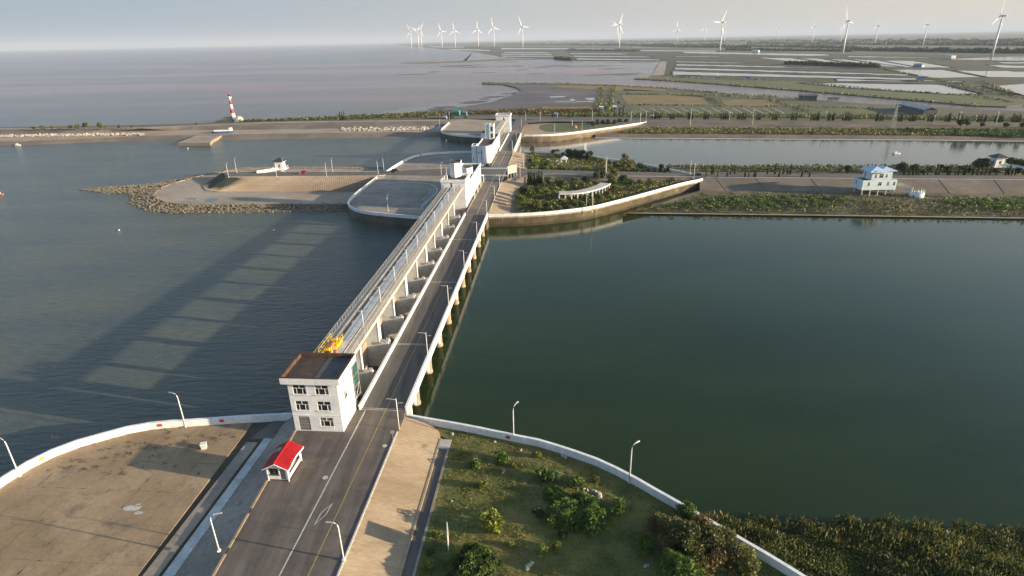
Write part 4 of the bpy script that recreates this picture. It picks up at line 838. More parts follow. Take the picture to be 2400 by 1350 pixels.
for z in (9.3, 9.9): cr_f.tube([PT(-12.0, 3.4, z), PT(-12.0, 10.8, z)], .05, 6); cr_f.tube([PT(-9.4, 3.4, z), PT(-9.4, 10.8, z)], .05, 6)
for s in (3.4, 5.2, 7, 8.9, 10.8):
    for t in (-12.0, -9.4): cr_f.tube([PT(t, s, 8.7), PT(t, s, 9.9)], .045, 6)
cr_f.build('handrail', M['yellow_paint'], R)
for t in (-11.75, -9.68):
    for s in (4, 10.2): MB().tube([PT(t - .1, s, 8.22), PT(t + .1, s, 8.22)], .2, 12).build('wheel', M['steel_dark'], R)
bo = MB(); bo.tube([PT(-9.0, 3.2, 8.1), PT(-9.05, 3.3, 10.9)], .07, 6); bo.build('mast', M['paint_white'], R)

R.scale = (.86, .86, .86); R.location = PT(-10.4, 7.6, 8.02)
# ------------------------------------------------------------------ control house on the middle island
R = thing('control_house', PT(-9.8, 160, 0), 'white control house with hexagonal roof tower at the far end of the near sluice', 'building')
Ew = [(1.2 + k * 2.1, 1.9 + k * 2.1, z, z + 1.5) for k in range(5) for z in (1.2, 4.2, 7.2)]
block(R, -14.6, -5.3, 137.4, 149, -6, 10.9, S=[(3.4, 4.3, 7.95, 9.75)], E=[(a + .0, b, c, d) for a, b, c, d in Ew], roof='roof_dark', cornice=.35, style='plain')
Ew = [(1.5 + k * 3.4, 3.0 + k * 3.4, 4.6, 6.3) for k in range(10)] + [(1.3 + k * 3.4, 3.2 + k * 3.4, .3, 2.7) for k in range(10)]
block(R, -13.6, -5.3, 149.05, 184.5, -2, 8.2, E=Ew, roof='roof_dark', style='cross', cornice=.2, par=.6)
for k in (0, 3, 6, 9): MB().bb(-5.25, -3.6, 150.2 + k * 3.4, 152.6 + k * 3.4, 3.0, 3.2).build('canopy', M['paint_white'], R)
for k in (0, 3, 6, 9):
    for d in (.1, 2.1): MB().bb(-3.9, -3.72, 150.2 + k * 3.4 + d, 150.38 + k * 3.4 + d, 0, 3.0).build('canopy_post', M['paint_white'], R)
hx = [PT(-10.4 + 2.5 * math.cos(a), 147.8 + 3.1 * math.sin(a)) for a in [math.radians(30 + 60 * i) for i in range(6)]]
MB().frustum([Vector((p.x, p.y, 10.0)) for p in hx], [Vector((p.x, p.y, 15.6 + (.9 if i in (0, 2) else 0))) for i, p in enumerate(hx)]).build('roof_tower', M['wall_white'], R)
hi = [Vector((p.x, p.y, 16.0)).lerp(Vector((*PT(-10.4, 147.8)[:2], 16.0)), .14) for p in hx]
MB().frustum([v - Vector((0, 0, .15)) for v in hi], [v + Vector((0, 0, .0 if i not in (0, 2) else .5)) for i, v in enumerate(hi)]).build('tower_roof', M['roof_dark'], R)
rr = MB()
for t, s in ((-13.6, 144), (-13.6, 147), (-13.6, 148.6)): rr.tube([PT(t, s, 10.9), PT(t, s, 14.4)], .07, 6)
rr.build('roof_mast', M['paint_white'], R)
MB().bb(-13.8, -12.8, 140.5, 142, 10.1, 11.8).build('roof_cabin', M['coping_blue'], R)
dr = [PT(-8.2 + 2.2 * math.cos(a), 164 + 3.2 * math.sin(a)) for a in [math.radians(22.5 * i) for i in range(16)]]
MB().frustum([Vector((p.x, p.y, 7.6)) for p in dr], [Vector((p.x, p.y, 10.6)) for p in dr]).build('roof_drum', M['wall_white'], R)
dri = [p.lerp(PT(-8.2, 164), .15) for p in dr]; MB().frustum([Vector((p.x, p.y, 10.5)) for p in dri], [Vector((p.x, p.y, 10.63)) for p in dri]).build('drum_roof', M['roof_dark'], R)

# ------------------------------------------------------------------ blue-white house with drum, its lookout tower, and the far tall gatehouse
R = thing('channel_house', PT(-9, 250, 0), 'pale blue and white house with rounded end wall and lookout tower by the far sluice', 'building')
Ew = [(2.0 + k * 3.9, 3.6 + k * 3.9, 5.2, 7.0) for k in range(11)] + [(1.6 + k * 3.9, 3.8 + k * 3.9, .4, 3.0) for k in range(11)]
block(R, -13.2, -5.3, 231, 277, -3, 8.4, E=Ew, roof='roof_dark', style='cross', cornice=.2, par=.6)
for k in (0, 3, 6): MB().bb(-5.25, -3.7, 232.6 + k * 3.9, 235 + k * 3.9, 3.3, 3.5).build('canopy', M['coping_blue'], R)
drr = [PT(-7.6 + 2.4 * math.cos(a), 229.5 + 3.3 * math.sin(a)) for a in [math.radians(18 * i) for i in range(20)]]
MB().frustum([Vector((p.x, p.y, -2)) for p in drr], [Vector((p.x, p.y, 9.0)) for p in drr]).build('drum_wall', M['wall_white'], R, True)
dri = [p.lerp(PT(-7.6, 229.5), .12) for p in drr]; MB().frustum([Vector((p.x, p.y, 8.9)) for p in dri], [Vector((p.x, p.y, 9.03)) for p in dri]).build('drum_roof', M['roof_dark'], R)
block(R, -12.6, -9.6, 228.4, 230.95, -2, 8.6, S=[(.5, 1.1, 4.6, 5.8), (2.0, 2.5, 4.0, 6.2), (2.0, 2.5, 1.0, 3.2)], mat='wall_bluewhite', roof='roof_dark', par=.3)
block(R, -15.8, -13.25, 230, 236, -2, 8.9, S=[(.6, 1.2, 1.2, 2.4)], mat='wall_bluewhite', roof='roof_dark', par=.3)
MB().bb(-17.6, -9, 222, 228.2, -1.05, -.55).build('terrace', M['pale_concrete'], R)
MB().bb(-14.3, -9.3, 258.6, 268.6, 7.8, 11.2).build('upper_room', M['wall_white'], R); MB().bb(-14.2, -9.4, 258.7, 268.5, 11.2, 11.32).build('upper_roof', M['roof_dark'], R)
block(R, -9.28, -6.6, 257, 262, 7.8, 16.2, S=[(.7, 2.1, 8.6, 11.0), (.7, 2.1, 12.2, 14.9)], E=[(1.2, 3.8, 8.6, 11.0), (1.2, 3.8, 12.2, 14.9)], roof='roof_dark', name='tower_wall', pane='glass_green', par=.4)
MB().bb(-11.6, -9.3, 257.3, 261.7, 7.9, 16.0).build('stair_shaft', M['wall_bluewhite'], R)
R = thing('far_gatehouse', PT(-8.5, 345, 0), 'far tall white gatehouse with dark flat roof where the far bridge meets the dike', 'building')
block(R, -13.8, -3.9, 340, 350, -6, 12.0, S=[(5.0, 5.9, 7.95, 9.9)], E=[(1.6, 2.6, 7.6, 9.2), (5.2, 6.2, 7.6, 9.2), (5.2, 6.2, 3.0, 4.6)], roof='roof_dark', cornice=.45, par=.5)

# ------------------------------------------------------------------ red-roofed kiosk
K0 = PT(-10.6, -16.2); R = thing('kiosk', (K0.x, K0.y, 0), 'small white kiosk with glossy red ribbed gable roof on the near road', 'kiosk')
kt0, kt1, ks0, ks1 = -12.15, -9.0, -18.3, -13.6
# placed on its own rotated axes: long side parallel to the road
mb = MB(); face(mb, PT(kt0, ks0), BN, -BD, kt1 - kt0, .3, 2.55, [(.35, 1.75, 1.15, 2.3), (1.95, 2.75, .32, 2.2)], .12)
face(mb, PT(kt1, ks0 + .12), BD, BN, ks1 - ks0 - .24, .3, 2.3, [(.35, 4.1, 1.15, 2.2)], .12)
face(mb, PT(kt1, ks1), -BN, BD, kt1 - kt0, .3, 2.55, [], .12); face(mb, PT(kt0, ks1 - .12), -BD, -BN, ks1 - ks0 - .24, .3, 2.3, [], .12)
tc = (kt0 + kt1) / 2
for s in (ks0, ks1 - .12):
    a = [PT(kt0, s, 2.55), PT(kt1, s, 2.55), PT(tc, s, 3.28)]; b = [p + BD * .12 for p in a]; mb.add(a + b, [(0, 1, 2), (5, 4, 3), (0, 3, 4, 1), (1, 4, 5, 2), (2, 5, 3, 0)])
keep(mb.build('wall', M['paint_white'], R), R)
MB().bb(kt0 + .1, kt1 - .1, ks0 + .1, ks1 - .1, .15, .3).build('floor', M['steel_dark'], R)
for t in (kt0 - .05, kt1 - .1):
    for s in (ks0 - .05, ks1 - .1): MB().bb(t, t + .15, s, s + .15, 0, 2.5).build('leg', M['paint_white'], R)
window(R, PT(kt0, ks0), BN, -BD, (.35, 1.75, 1.15, 2.3), 'cross', frame='steel_dark', fw=.06)
d_ = MB(); bar(d_, PT(kt0, ks0), BN, -BD, 1.95, 2.75, .32, 2.2, .03, .07); d_.build('door', M['door_blue'], R)
window(R, PT(kt1, ks0 + .12), BD, BN, (.35, 4.1, 1.15, 2.2), 'five', frame='steel_dark', fw=.06)
MB().tube([PT(tc, ks0 - .02, 2.85), PT(tc, ks0 - .06, 2.85)], .22, 14).build('badge', M['steel_dark'], R)
for sg, nm in ((-1, 'roof_slope'), (1, 'roof_slope')):
    e0 = tc + sg * 2.0; zr, ze = 3.5, 2.42; n = 15; s_a, s_b = ks0 - .45, ks1 + .45
    for k in range(n):
        a = s_a + (s_b - s_a) * k / n; b = s_a + (s_b - s_a) * (k + 1) / n - .05; ee = e0
        if sg < 0 and 10 <= k <= 12: ee = tc + sg * .75
        zz_ = zr + (ze - zr) * abs(ee - tc) / 2.0; arch = .0
        if sg > 0: arch = .32 * max(0, math.cos((k + .5 - n / 2) / n * math.pi * 1.25)) ** 1.5
        lo = [PT(tc, a, zr - .06), PT(ee, a, zz_ - .06 + arch), PT(ee, b, zz_ - .06 + arch), PT(tc, b, zr - .06)]; m_ = (a + b) / 2
        if sg < 0: lo = lo[::-1]
        hi_ = [v + Vector((0, 0, .07)) for v in lo]
        q = MB().hexa(lo, hi_); q.tube([PT(tc, a + .05, zr + .02), PT(ee, a + .05, zz_ + .02 + arch)], .035, 5)
        q.build('roof_sheet', M['red_paint'], R)
MB().tube([PT(tc, s_a, 3.54), PT(tc, s_b, 3.54)], .09, 8).build('ridge_cap', M['red_paint'], R)
for s in (s_a - .02,):
    v = MB()
    for sg in (-1, 1): v.hexa([PT(tc, s - .04, 3.3), PT(tc + sg * 2.0, s - .04, 2.26), PT(tc + sg * 2.0, s + .03, 2.26), PT(tc, s + .03, 3.3)][:: sg], [PT(tc, s - .04, 3.44), PT(tc + sg * 2.0, s - .04, 2.4), PT(tc + sg * 2.0, s + .03, 2.4), PT(tc, s + .03, 3.44)][:: sg])
    v.build('barge_board', M['paint_white'], R)
v = MB()
for k in range(15):
    a = s_a + (s_b - s_a) * k / 15; b = s_a + (s_b - s_a) * (k + 1) / 15; h0 = .32 * max(0, math.cos((k + .5 - 7.5) / 15 * math.pi * 1.25)) ** 1.5
    v.bb(tc + 2.0, tc + 2.06, a, b, 2.2 + h0, 2.44 + h0)
v.build('scalloped_fascia', M['paint_white'], R)

# ------------------------------------------------------------------ street lamps
def lamp_single(h=5.6, arm=1.1):
    r = thing('street_lamp', (0, 0, 0), 'x', 'street lamp')
    MB().tube([(0, 0, 0), (0, 0, h * .86), (.06, 0, h * .93), (.25, 0, h * .975)], [.10, .065, .055, .05], 8).build('pole', M['metal_white'], r, True)
    MB().tube([(.25, 0, h * .975), (arm * .6, 0, h)], .045, 6).build('arm', M['metal_white'], r, True)
    MB().frustum([(arm * .6, -.09, h - .03), (arm * 1.25, -.12, h - .05), (arm * 1.25, .12, h - .05), (arm * .6, .09, h - .03)], [(arm * .6, -.07, h + .05), (arm * 1.2, -.08, h + .06), (arm * 1.2, .08, h + .06), (arm * .6, .07, h + .05)]).build('lamp_head', M['metal_grey'], r)
    MB().box(0, 0, .12, .34, .34, .24).build('base', M['metal_white'], r)
    return Proto(r)
def lamp_double(h=5.4, cat='street lamp'):
    r = thing('double_lamp', (0, 0, 0), 'x', cat)
    MB().tube([(0, 0, 0), (0, 0, h)], [.09, .06], 8).build('pole', M['metal_white'], r, True)
    for sg, l, zz in ((-1, 1.5, h - .12), (1, .95, h - .75)):
        MB().tube([(0, 0, zz - .15), (sg * l * .6, 0, zz)], .04, 6).build('arm', M['metal_white'], r, True)
        MB().box(sg * l * .82, 0, zz + .01, l * .5, .2, .09).build('lamp_head', M['metal_grey'], r)
    return Proto(r)
LA = lamp_single(); LD = lamp_double(); 
for i, s in enumerate((-4.9, 18.6, 43.3, 68.7, 96.6, 124.4)):
    LD.place(PT(4.25, s, .9 if s > 0 else .1), -BA, (1, 1, 1 if s > 0 else 1.12), 'white double-armed lamp on the right bridge parapet, %s from the near end' % nth(i), 'lamps on the road bridge parapet')
for i, s in enumerate((150, 172)): LD.place(PT(4.45, s, 0), -BA, 1.05, 'double-armed lamp on the kerb right of the road, %s past the near bridge' % nth(i), 'lamps along the island road')
LS = lamp_double(3.9, 'deck lamp')
for i in range(10): LS.place(PT(-7.6, 16.6 + 12.1 * i, 8), -BA, 1, 'thin double-armed lamp on the raised service deck, %s from the gatehouse' % nth(i), 'lamps on the service deck')
for x, y, z, rz, h, lb in [(435, 1000, -1.6, math.radians(165), 1.22, 'white curved lamp inside the left quay wall, nearer the gatehouse'), (46, 1116, -1.6, math.radians(160), 1.25, 'white curved lamp inside the left quay wall at the picture edge'),
    (514, 1292, 0, math.radians(12), 1.08, 'white lamp on the left kerb of the near road, nearest of all'), (806, 1313, 0, math.radians(175), 1.1, 'white curved lamp on the right kerb of the near road, nearest of all'),
    (1204, 1034, -1.6, math.radians(60), 1.22, 'white lamp inside the lawn wall, nearer the bridge'), (1475, 1131, -1.6, math.radians(40), 1.22, 'white lamp inside the lawn wall, farther from the bridge'),
    (910, 495, ZM, 1.5, 1.1, 'lone lamp standing on the shaded middle platform'), (887, 413, ZM, 2, 1.3, 'lamp at the corner where the causeway passes the platform wall'), (900, 402, 0, 2, 1.2, 'lamp on the far causeway kerb by the parked black car'),
    (1035, 416, ZM, 1.2, 1.25, 'curved lamp left of the control house roof'), (1047, 352, ZM, 1.4, 1.1, 'lamp behind the low arching wall of the middle platform'), (766, 414, 0, 1.6, 1.15, 'near-side lamp midway along the causeway'), (780, 402.6, 0, 1.6, 1.15, 'far-side lamp midway along the causeway'),
    (649, 415, 0, 1.6, 1.2, 'near-side lamp in front of the lookout hut ramp'), (666, 403, 0, 1.6, 1.2, 'far-side lamp just right of the lookout hut'), (536, 416, 0, 1.6, 1.2, 'near-side lamp at the seaward end of the causeway'), (555, 404, 0, 1.6, 1.25, 'far-side lamp at the seaward end of the causeway'),
    (1227, 393, 0, 1.6, 1.2, 'lamp on the tan slope just beyond the billboard'), (1219, 414, 0, 1.6, 1.2, 'lamp right beside the billboard legs'), (1419, 415, 0, 1.6, 1.5, 'tall lamp between the pergola garden and the pond garden'), (1421, 404, 0, 1.6, 1.4, 'lamp on the far kerb above the pergola'),
    (1626, 418, 0, 1.6, 1.35, 'lamp at the tip of the sunlit retaining wall'), (1617, 408, 0, 1.6, 1.2, 'lamp behind the parked blue car'), (1388, 498, -1.5, 1.5, 1.6, 'tall lamp standing at the middle of the sunlit garden wall'), (1374, 487, -1.5, 1.5, .9, 'short lamp left of the tall one at the garden wall'),
    (1031, 300, ZM, 1.8, 1.2, 'lamp at the left corner of the far platform'), (1054, 280, ZM, 1.6, 1.2, 'lamp at the back of the far platform'), (1232, 282, 0, 1.6, 1.2, 'lamp at the bend beyond the far bridge'), (1266, 282, 0, 1.6, 1.3, 'lamp on the dike road left of the green oval'),
    (1300, 311, -1.5, 1.6, 1.2, 'lamp in front of the green oval, nearer the bridge'), (1364, 305, -1.5, 1.6, 1.2, 'lamp in front of the green oval, farther from the bridge'), (1388, 282, 0, 1.6, 1.4, 'lamp on the dike road behind the green oval'), (1500, 293, -1.5, 1.6, 1.7, 'thick white pole near the end of the far wing wall'), (1478, 292, -1.5, 1.6, 1.8, 'tall lamp left of the thick white pole'), (1514, 283, 0, 1.6, 1.3, 'lamp where the far wing wall meets the dike'),
    (1210, 332, 0, 1.6, 1.0, 'lamp at the right rail of the far bridge, nearest end'), (1222, 297, 0, 1.6, 1.1, 'lamp at the far end of the far bridge'), (1201, 358, 0, 2.9, 1.3, 'curved lamp over the road before the far bridge')]:
    LA.place(G(x, y, z), rz, h, lb, 'single street lamps')
# round traffic sign by the near kerb
R = thing('road_sign', PT(4.5, -9.0, 0), 'round sign on a thin post at the right kerb near the bridge', 'sign')
MB().tube([PT(4.4, -9.0, 0), PT(4.4, -9.0, 2.6)], .035, 6).build('post', M['metal_grey'], R); MB().tube([PT(4.4, -9.06, 2.5), PT(4.4, -9.02, 2.5)], .34, 16).build('plate', M['metal_grey'], R)
# sign board on the lawn, seen edge on
p = G(1052, 1288, ZA); R = thing('sign_board', (p.x, p.y, ZA), 'pale sign board standing edge-on at the left side of the lawn', 'sign')
a_ = math.radians(92); dx, dy = .05 * math.cos(a_), math.sin(a_)
MB().box(p.x, p.y, ZA + 2.35, .12, 2.4, 2.4, math.radians(7)).build('panel', M['metal_white'], R)
for s in (-.95, .95): MB().tube([(p.x - s * .12, p.y + s, ZA), (p.x - s * .12, p.y + s, ZA + 1.2)], .06, 6).build('post', M['metal_grey'], R)
# billboard at the crossroads: tall beige panels on posts
R = thing('billboard', PT(8.4, 191.5, 0), 'beige four-panel billboard on white posts at the crossroads', 'billboard')
bp = [PT(6.6, 190.2), PT(10.4, 194.6)]
for k in range(4):
    a, b = bp[0].lerp(bp[1], k / 4 + .012), bp[0].lerp(bp[1], (k + 1) / 4 - .012); n = Vector(((b - a).y, -(b - a).x, 0)).normalized() * .07
    MB().hexa([(q.x, q.y, 1.9) for q in (a - n, a + n, b + n, b - n)], [(q.x, q.y, 5.6) for q in (a - n, a + n, b + n, b - n)]).build('panel', M['beige_board'], R)
for k in (0, .34, .67, 1): q = bp[0].lerp(bp[1], k); MB().tube([(q.x + .12, q.y - .12, -1.4), (q.x + .12, q.y - .12, 5.7)], .09, 6).build('post', M['metal_white'], R)
# pale box on the apron
p = G(479, 1050, ZA); R = thing('junction_box', (p.x, p.y, ZA), 'small pale box standing alone on the brown apron', 'utility box')
MB().box(p.x, p.y, ZA + .42, .8, .8, .84, .3).build('body', M['pale_concrete'], R); MB().box(p.x, p.y, ZA + .88, .95, .95, .08, .3).build('lid', M['paint_white'], R)
# small plaques on the quay walls
for i, (k, wl_, mt, lb) in enumerate([(3, NLw, 'red_band', 'small red plaque on the left quay wall near the gatehouse'), (6, NLw, 'red_band', 'small red plaque on the left quay wall beside the lamp'), (11, NLw, 'leaf_lime', 'small yellow-green plaque on the left quay wall'), (5, NRw, 'red_band', 'small red plaque on the lawn wall')]):
    a, b = wl_[k], wl_[k + 1]; c = a.lerp(b, .5); an = math.atan2((b - a).y, (b - a).x); d = (b - a).normalized(); n = Vector((-d.y, d.x, 0)) * (.05 if wl_ is NLw else -.05)
    o = MB().box(c.x + n.x, c.y + n.y, -.85, .7, .05, .5, an).build('wall_plaque', M[mt if mt != 'leaf_lime' else 'yellow_paint']); tag(o, lb, 'plaque')
# ------------------------------------------------------------------ cars
def car(mat, label, loc, rz, suv=False):
    r = thing('parked_car', (0, 0, 0), label, 'car'); L_, Wd = 4.5, 1.8; h1, h2 = (.95, 1.7) if suv else (.85, 1.42)
    prof = [(-2.25, .35), (-2.25, .75), (-2.1, h1), (-1.0, h1 + .05), (1.0, h1 + .02), (2.0, h1 - .12), (2.25, .6), (2.25, .35)]
    v = [(x, y, z) for y in (-Wd / 2, Wd / 2) for x, z in prof]; n = len(prof)
    MB().add(v, [tuple(range(n)), tuple(range(2 * n - 1, n - 1, -1))] + [(i, n + i, n + (i + 1) % n, (i + 1) % n) for i in range(n)]).build('body', M[mat], r)
    b = [(-2.0 if suv else -1.7, -.82, h1 - .02), (1.15, -.82, h1 - .02), (1.15, .82, h1 - .02), (-2.0 if suv else -1.7, .82, h1 - .02)]; t = [(-1.8 if suv else -1.1, -.68, h2), (.45, -.68, h2), (.45, .68, h2), (-1.8 if suv else -1.1, .68, h2)]
    MB().frustum(b, t).build('windows', M['glass_dark'], r); MB().frustum([(p[0], p[1], h2) for p in t], [(p[0] * .97, p[1] * .95, h2 + .05) for p in t]).build('roof', M[mat], r)
    for x in (-1.4, 1.4):
        for y in (-.86, .86):
            w_ = MB().tube([(x, y - .1, .33), (x, y + .1, .33)], .33, 14).build('wheel', M['rubber'], r); MB().tube([(x, y * 1.13 - .02, .33), (x, y * 1.13 + .02, .33)], .19, 10).build('rim', M['metal_white'], w_)
    for y in (-.6, .6): MB().box(2.2, y, .68, .1, .35, .16).build('headlight', M['metal_white'], r); MB().box(-2.24, y, .72, .06, .3, .16).build('tail_light', M['red_band'], r)
    r.location = loc; r.rotation_euler = (0, 0, rz); return r
car('car_red', 'dark red hatchback on the far side of the causeway', G(711, 406.5, .02), 3.3)
car('car_black', 'black off-road car beside the wall where the causeway meets the platform', G(922, 403.5, .02), 3.15, True)
car('car_blue', 'dark blue saloon parked at the tip of the garden walls', G(1637, 411.5, .02), -.06)
car('car_black', 'dark car parked in the shade below the pale blue house', PT(-6.2, 219.0, .02), math.pi / 2 - BA)
# ------------------------------------------------------------------ person on the middle platform
p = G(986.5, 366.5, ZM); o_ = MB(); x, y = p.x, p.y
o_.tube([(x - .1, y, ZM), (x - .1, y, ZM + .45), (x - .09, y, ZM + .85), (x - .02, y, ZM + 1.0)], [.055, .07, .09, .13], 8); o_.tube([(x + .1, y + .1, ZM), (x + .1, y + .04, ZM + .45), (x + .09, y, ZM + .85), (x + .02, y, ZM + 1.0)], [.055, .07, .09, .13], 8)
o_.tube([(x, y, ZM + .88), (x, y, ZM + 1.15), (x, y, ZM + 1.4), (x, y, ZM + 1.5)], [.17, .16, .2, .08], 10)
for sg in (-1, 1): o_.tube([(x + sg * .2, y, ZM + 1.42), (x + sg * .27, y, ZM + 1.12), (x + sg * .22, y + .16, ZM + .9)], [.06, .05, .035], 7)
R = o_.build('person', M['cloth_dark'], None, True); tag(R, 'person in dark clothes standing at the low arching wall of the middle platform', 'person'); R['_o'] = (0, 0, 0)
MB().lathe(x, y, [(.03, ZM + 1.5), (.09, ZM + 1.55), (.1, ZM + 1.64), (.07, ZM + 1.74), (.02, ZM + 1.77)], 10).build('head', M['skin'], R, True)
# ------------------------------------------------------------------ stilt house by the reservoir
R = thing('stilt_house', (154, 246, -4), 'pale two-storey house with blue hipped roofs standing on concrete stilts in the grass', 'house')
def lblock(root, x0, x1, y0, y1, z0, z1, S=(), Wt=(), mat='wall_bluewhite', name='wall', style='cross'):
    mb = MB(); X, Y = Vector((1, 0, 0)), Vector((0, 1, 0))
    for O, U, N, wd, ops in ((Vector((x0, y0, 0)), X, -Y, x1 - x0, S), (Vector((x1, y0 + .2, 0)), Y, X, y1 - y0 - .4, ()), (Vector((x1, y1, 0)), -X, Y, x1 - x0, ()), (Vector((x0, y1 - .2, 0)), -Y, -X, y1 - y0 - .4, Wt)):
        face(mb, O, U, N, wd, z0, z1, ops, .2)
        for o in ops: window(root, O, U, N, o, style)
    keep(mb.build(name, M[mat], root), root); MB().prism([(x0 + .1, y0 + .1), (x1 - .1, y0 + .1), (x1 - .1, y1 - .1), (x0 + .1, y1 - .1)], z0 + .01, z0 + .2).build('floor_slab', M['pale_concrete'], root)
x0, x1, y0, y1 = 147.2, 161.4, 244.0, 251.2
lblock(R, x0, x1, y0, y1, -.8, 3.3, S=[(2.0, 3.0, .9, 2.5), (6.4, 7.9, .9, 2.5), (10.0, 11.0, .9, 2.5), (12.6, 13.6, .9, 2.5)], Wt=[(1.5, 2.5, .8, 2.4)])
MB().prism([(x0 + .2, y0 + .2), (x1 - .2, y0 + .2), (x1 - .2, y1 - .2), (x0 + .2, y1 - .2)], 2.6, 2.75).build('terrace', M['grey_concrete'], R)
lblock(R, x0 + 3.2, x1 - 2.6, y0 + .0, y1 - .5, 3.31, 6.6, S=[(1.1, 2.0, 4.2, 5.7), (3.0, 4.7, 4.2, 5.9), (5.6, 6.5, 4.2, 5.7)], Wt=[(1.0, 2.0, 3.6, 5.8)])
for k in range(5):
    for j in range(2): MB().lathe(x0 + .6 + k * 3.3, y0 + .5 + j * 5.6, [(.3, -4.6), (.26, -.8)], 10).build('stilt', M['pale_concrete'], R)
def hip(root, a0, a1, b0, b1, z, h, mat='blue_roof', name='roof', ridge=.35, th=.22):
    cx, cy = (a0 + a1) / 2, (b0 + b1) / 2; l = (a1 - a0) / 2 * ridge if (a1 - a0) > (b1 - b0) else 0; l2 = (b1 - b0) / 2 * ridge if (b1 - b0) >= (a1 - a0) else 0
    v = [(a0, b0, z), (a1, b0, z), (a1, b1, z), (a0, b1, z), (a0, b0, z + th), (a1, b0, z + th), (a1, b1, z + th), (a0, b1, z + th), (cx - l, cy - l2, z + h), (cx + l, cy + l2, z + h)]
    if l: f = [(4, 5, 9, 8), (6, 7, 8, 9), (5, 6, 9), (7, 4, 8)]
    else: f = [(4, 5, 8), (5, 6, 9, 8), (6, 7, 9), (7, 4, 8, 9)]
    return MB().add(v, [(3, 2, 1, 0), (0, 1, 5, 4), (1, 2, 6, 5), (2, 3, 7, 6), (3, 0, 4, 7)] + f).build(name, M[mat], root)
hip(R, x0 + 1.6, x1 - 4.8, y0 - .9, y1 + .3, 6.62, 2.1); hip(R, x1 - 7.4, x1 - .4, y0 + .6, y1 + 1.6, 6.72, 1.6)
MB().add([(x0 + 3.0, y0 - .95, 6.6), (x1 - 5.5, y0 - .95, 6.6), (x0 + 5.8, y0 - .95, 7.7), (x0 + 3.0, y0 - .75, 6.6), (x1 - 5.5, y0 - .75, 6.6), (x0 + 5.8, y0 - .75, 7.7)], [(0, 1, 2), (5, 4, 3), (0, 3, 4, 1), (1, 4, 5, 2), (2, 5, 3, 0)]).build('gable', M['wall_bluewhite'], R)
def ramp(root, pts, wd, mat='pale_concrete', rail=1.0, name='ramp'):
    for a, b in zip(pts, pts[1:]):
        a, b = Vector(a), Vector(b); d = (b - a); d.z = 0; d.normalize(); n = Vector((-d.y, d.x, 0)) * wd / 2; u = Vector((0, 0, 1))
        MB().hexa([a - n - u * .35, b - n - u * .35, b + n - u * .35, a + n - u * .35], [a - n, b - n, b + n, a + n]).build(name, M[mat], root)
        for s in (-1, 1):
            e = n * s; f_ = n * s * 1.08; MB().hexa([a + e, b + e, b + f_, a + f_] if s > 0 else [a + f_, b + f_, b + e, a + e], [v + u * rail for v in ([a + e, b + e, b + f_, a + f_] if s > 0 else [a + f_, b + f_, b + e, a + e])]).build('balustrade', M[mat], root)
ramp(R, [(160.9, 249.5, 1.2), (164.8, 247.8, .1), (168.4, 243.6, -1.2)], 2.2)
MB().lathe(169.3, 241.6, [(2.7, -4.4), (2.7, -1.35)], 16).build('ramp_drum', M['wall_bluewhite'], R, True)
tb = MB()
for k in range(14): a = k / 14 * 6.283; tb.box(169.3 + 2.5 * math.cos(a), 241.6 + 2.5 * math.sin(a), -.85, .3, .3, 1.0, a)
tb.build('baluster', M['pale_concrete'], R)
MB().box(167.0, 240.4, -3.3, .12, .9, 1.7, .4).build('door', M['glass_dark'], R)

# ------------------------------------------------------------------ lookout huts
def hut(label, p, rz, rampts, h=3.6, stilts=True, flat_roof=False):
    R = thing('lookout_hut', (p[0], p[1], p[2]), label, 'hut'); x, y, z = p
    lblock(R, x - 1.9, x + 1.9, y - 1.9, y + 1.9, z + 2.0, z + 2.0 + h, S=[(1.3, 2.5, z + 2.9, z + 4.6)], Wt=[(1.3, 2.5, z + 3, z + 4.6)], mat='paint_white')
    MB().prism([(x - 3, y - 3), (x + 3, y - 3), (x + 3, y + 3), (x - 3, y + 3)], z + 1.7, z + 2.0).build('platform', M['paint_white'], R)
    MB().lathe(x, y, [(1.0, z - 4), (1.0, z + 1.7)], 12).build('pedestal', M['pale_concrete'], R)
    MB().prism([(x - 2.5, y - 2.5), (x + 2.5, y - 2.5), (x + 2.5, y + 2.5), (x - 2.5, y + 2.5)], z + 2.0 + h, z + 2.35 + h).build('eaves', M['paint_white'], R)
    hip(R, x - 2.9, x + 2.9, y - 2.9, y + 2.9, z + 2.36 + h, 1.7, 'navy_tile', ridge=.05)
    for i in range(4):
        a = [(x - 3, y - 3), (x + 3, y - 3), (x + 3, y + 3), (x - 3, y + 3)]; q, w_ = a[i], a[(i + 1) % 4]
        if i == (0 if rampts else 9): continue
        MB().tube([(*q, z + 3.0), (*w_, z + 3.0)], .09, 6).build('rail', M['paint_white'], R)
    ramp(R, rampts, 1.8, 'paint_white', .9)
    return R
p = G(650, 404, 0); hut('small white lookout hut with dark hipped roof and long ramp on the causeway', (p.x, p.y + 5.5, -1.2), 0, [(p.x - 1.5, p.y + 3.6, .8), (p.x - 3.5, p.y + 2.2, .5), G(602, 405, .05)])
p = G(2336, 396, 0); hut('white lookout pavilion with dark hipped roof at the right edge, ramp running right', (p.x, p.y + 1, -.6), 0, [(p.x + 3, p.y + .6, 1.4), (p.x + 13, p.y - 3.5, .4), (p.x + 24, p.y - 8, 0)])
p = G(2392, 404, 0); R = thing('blue_canopy', (p.x, p.y, 0), 'blue tarpaulin roof by the road at the right edge', 'canopy')
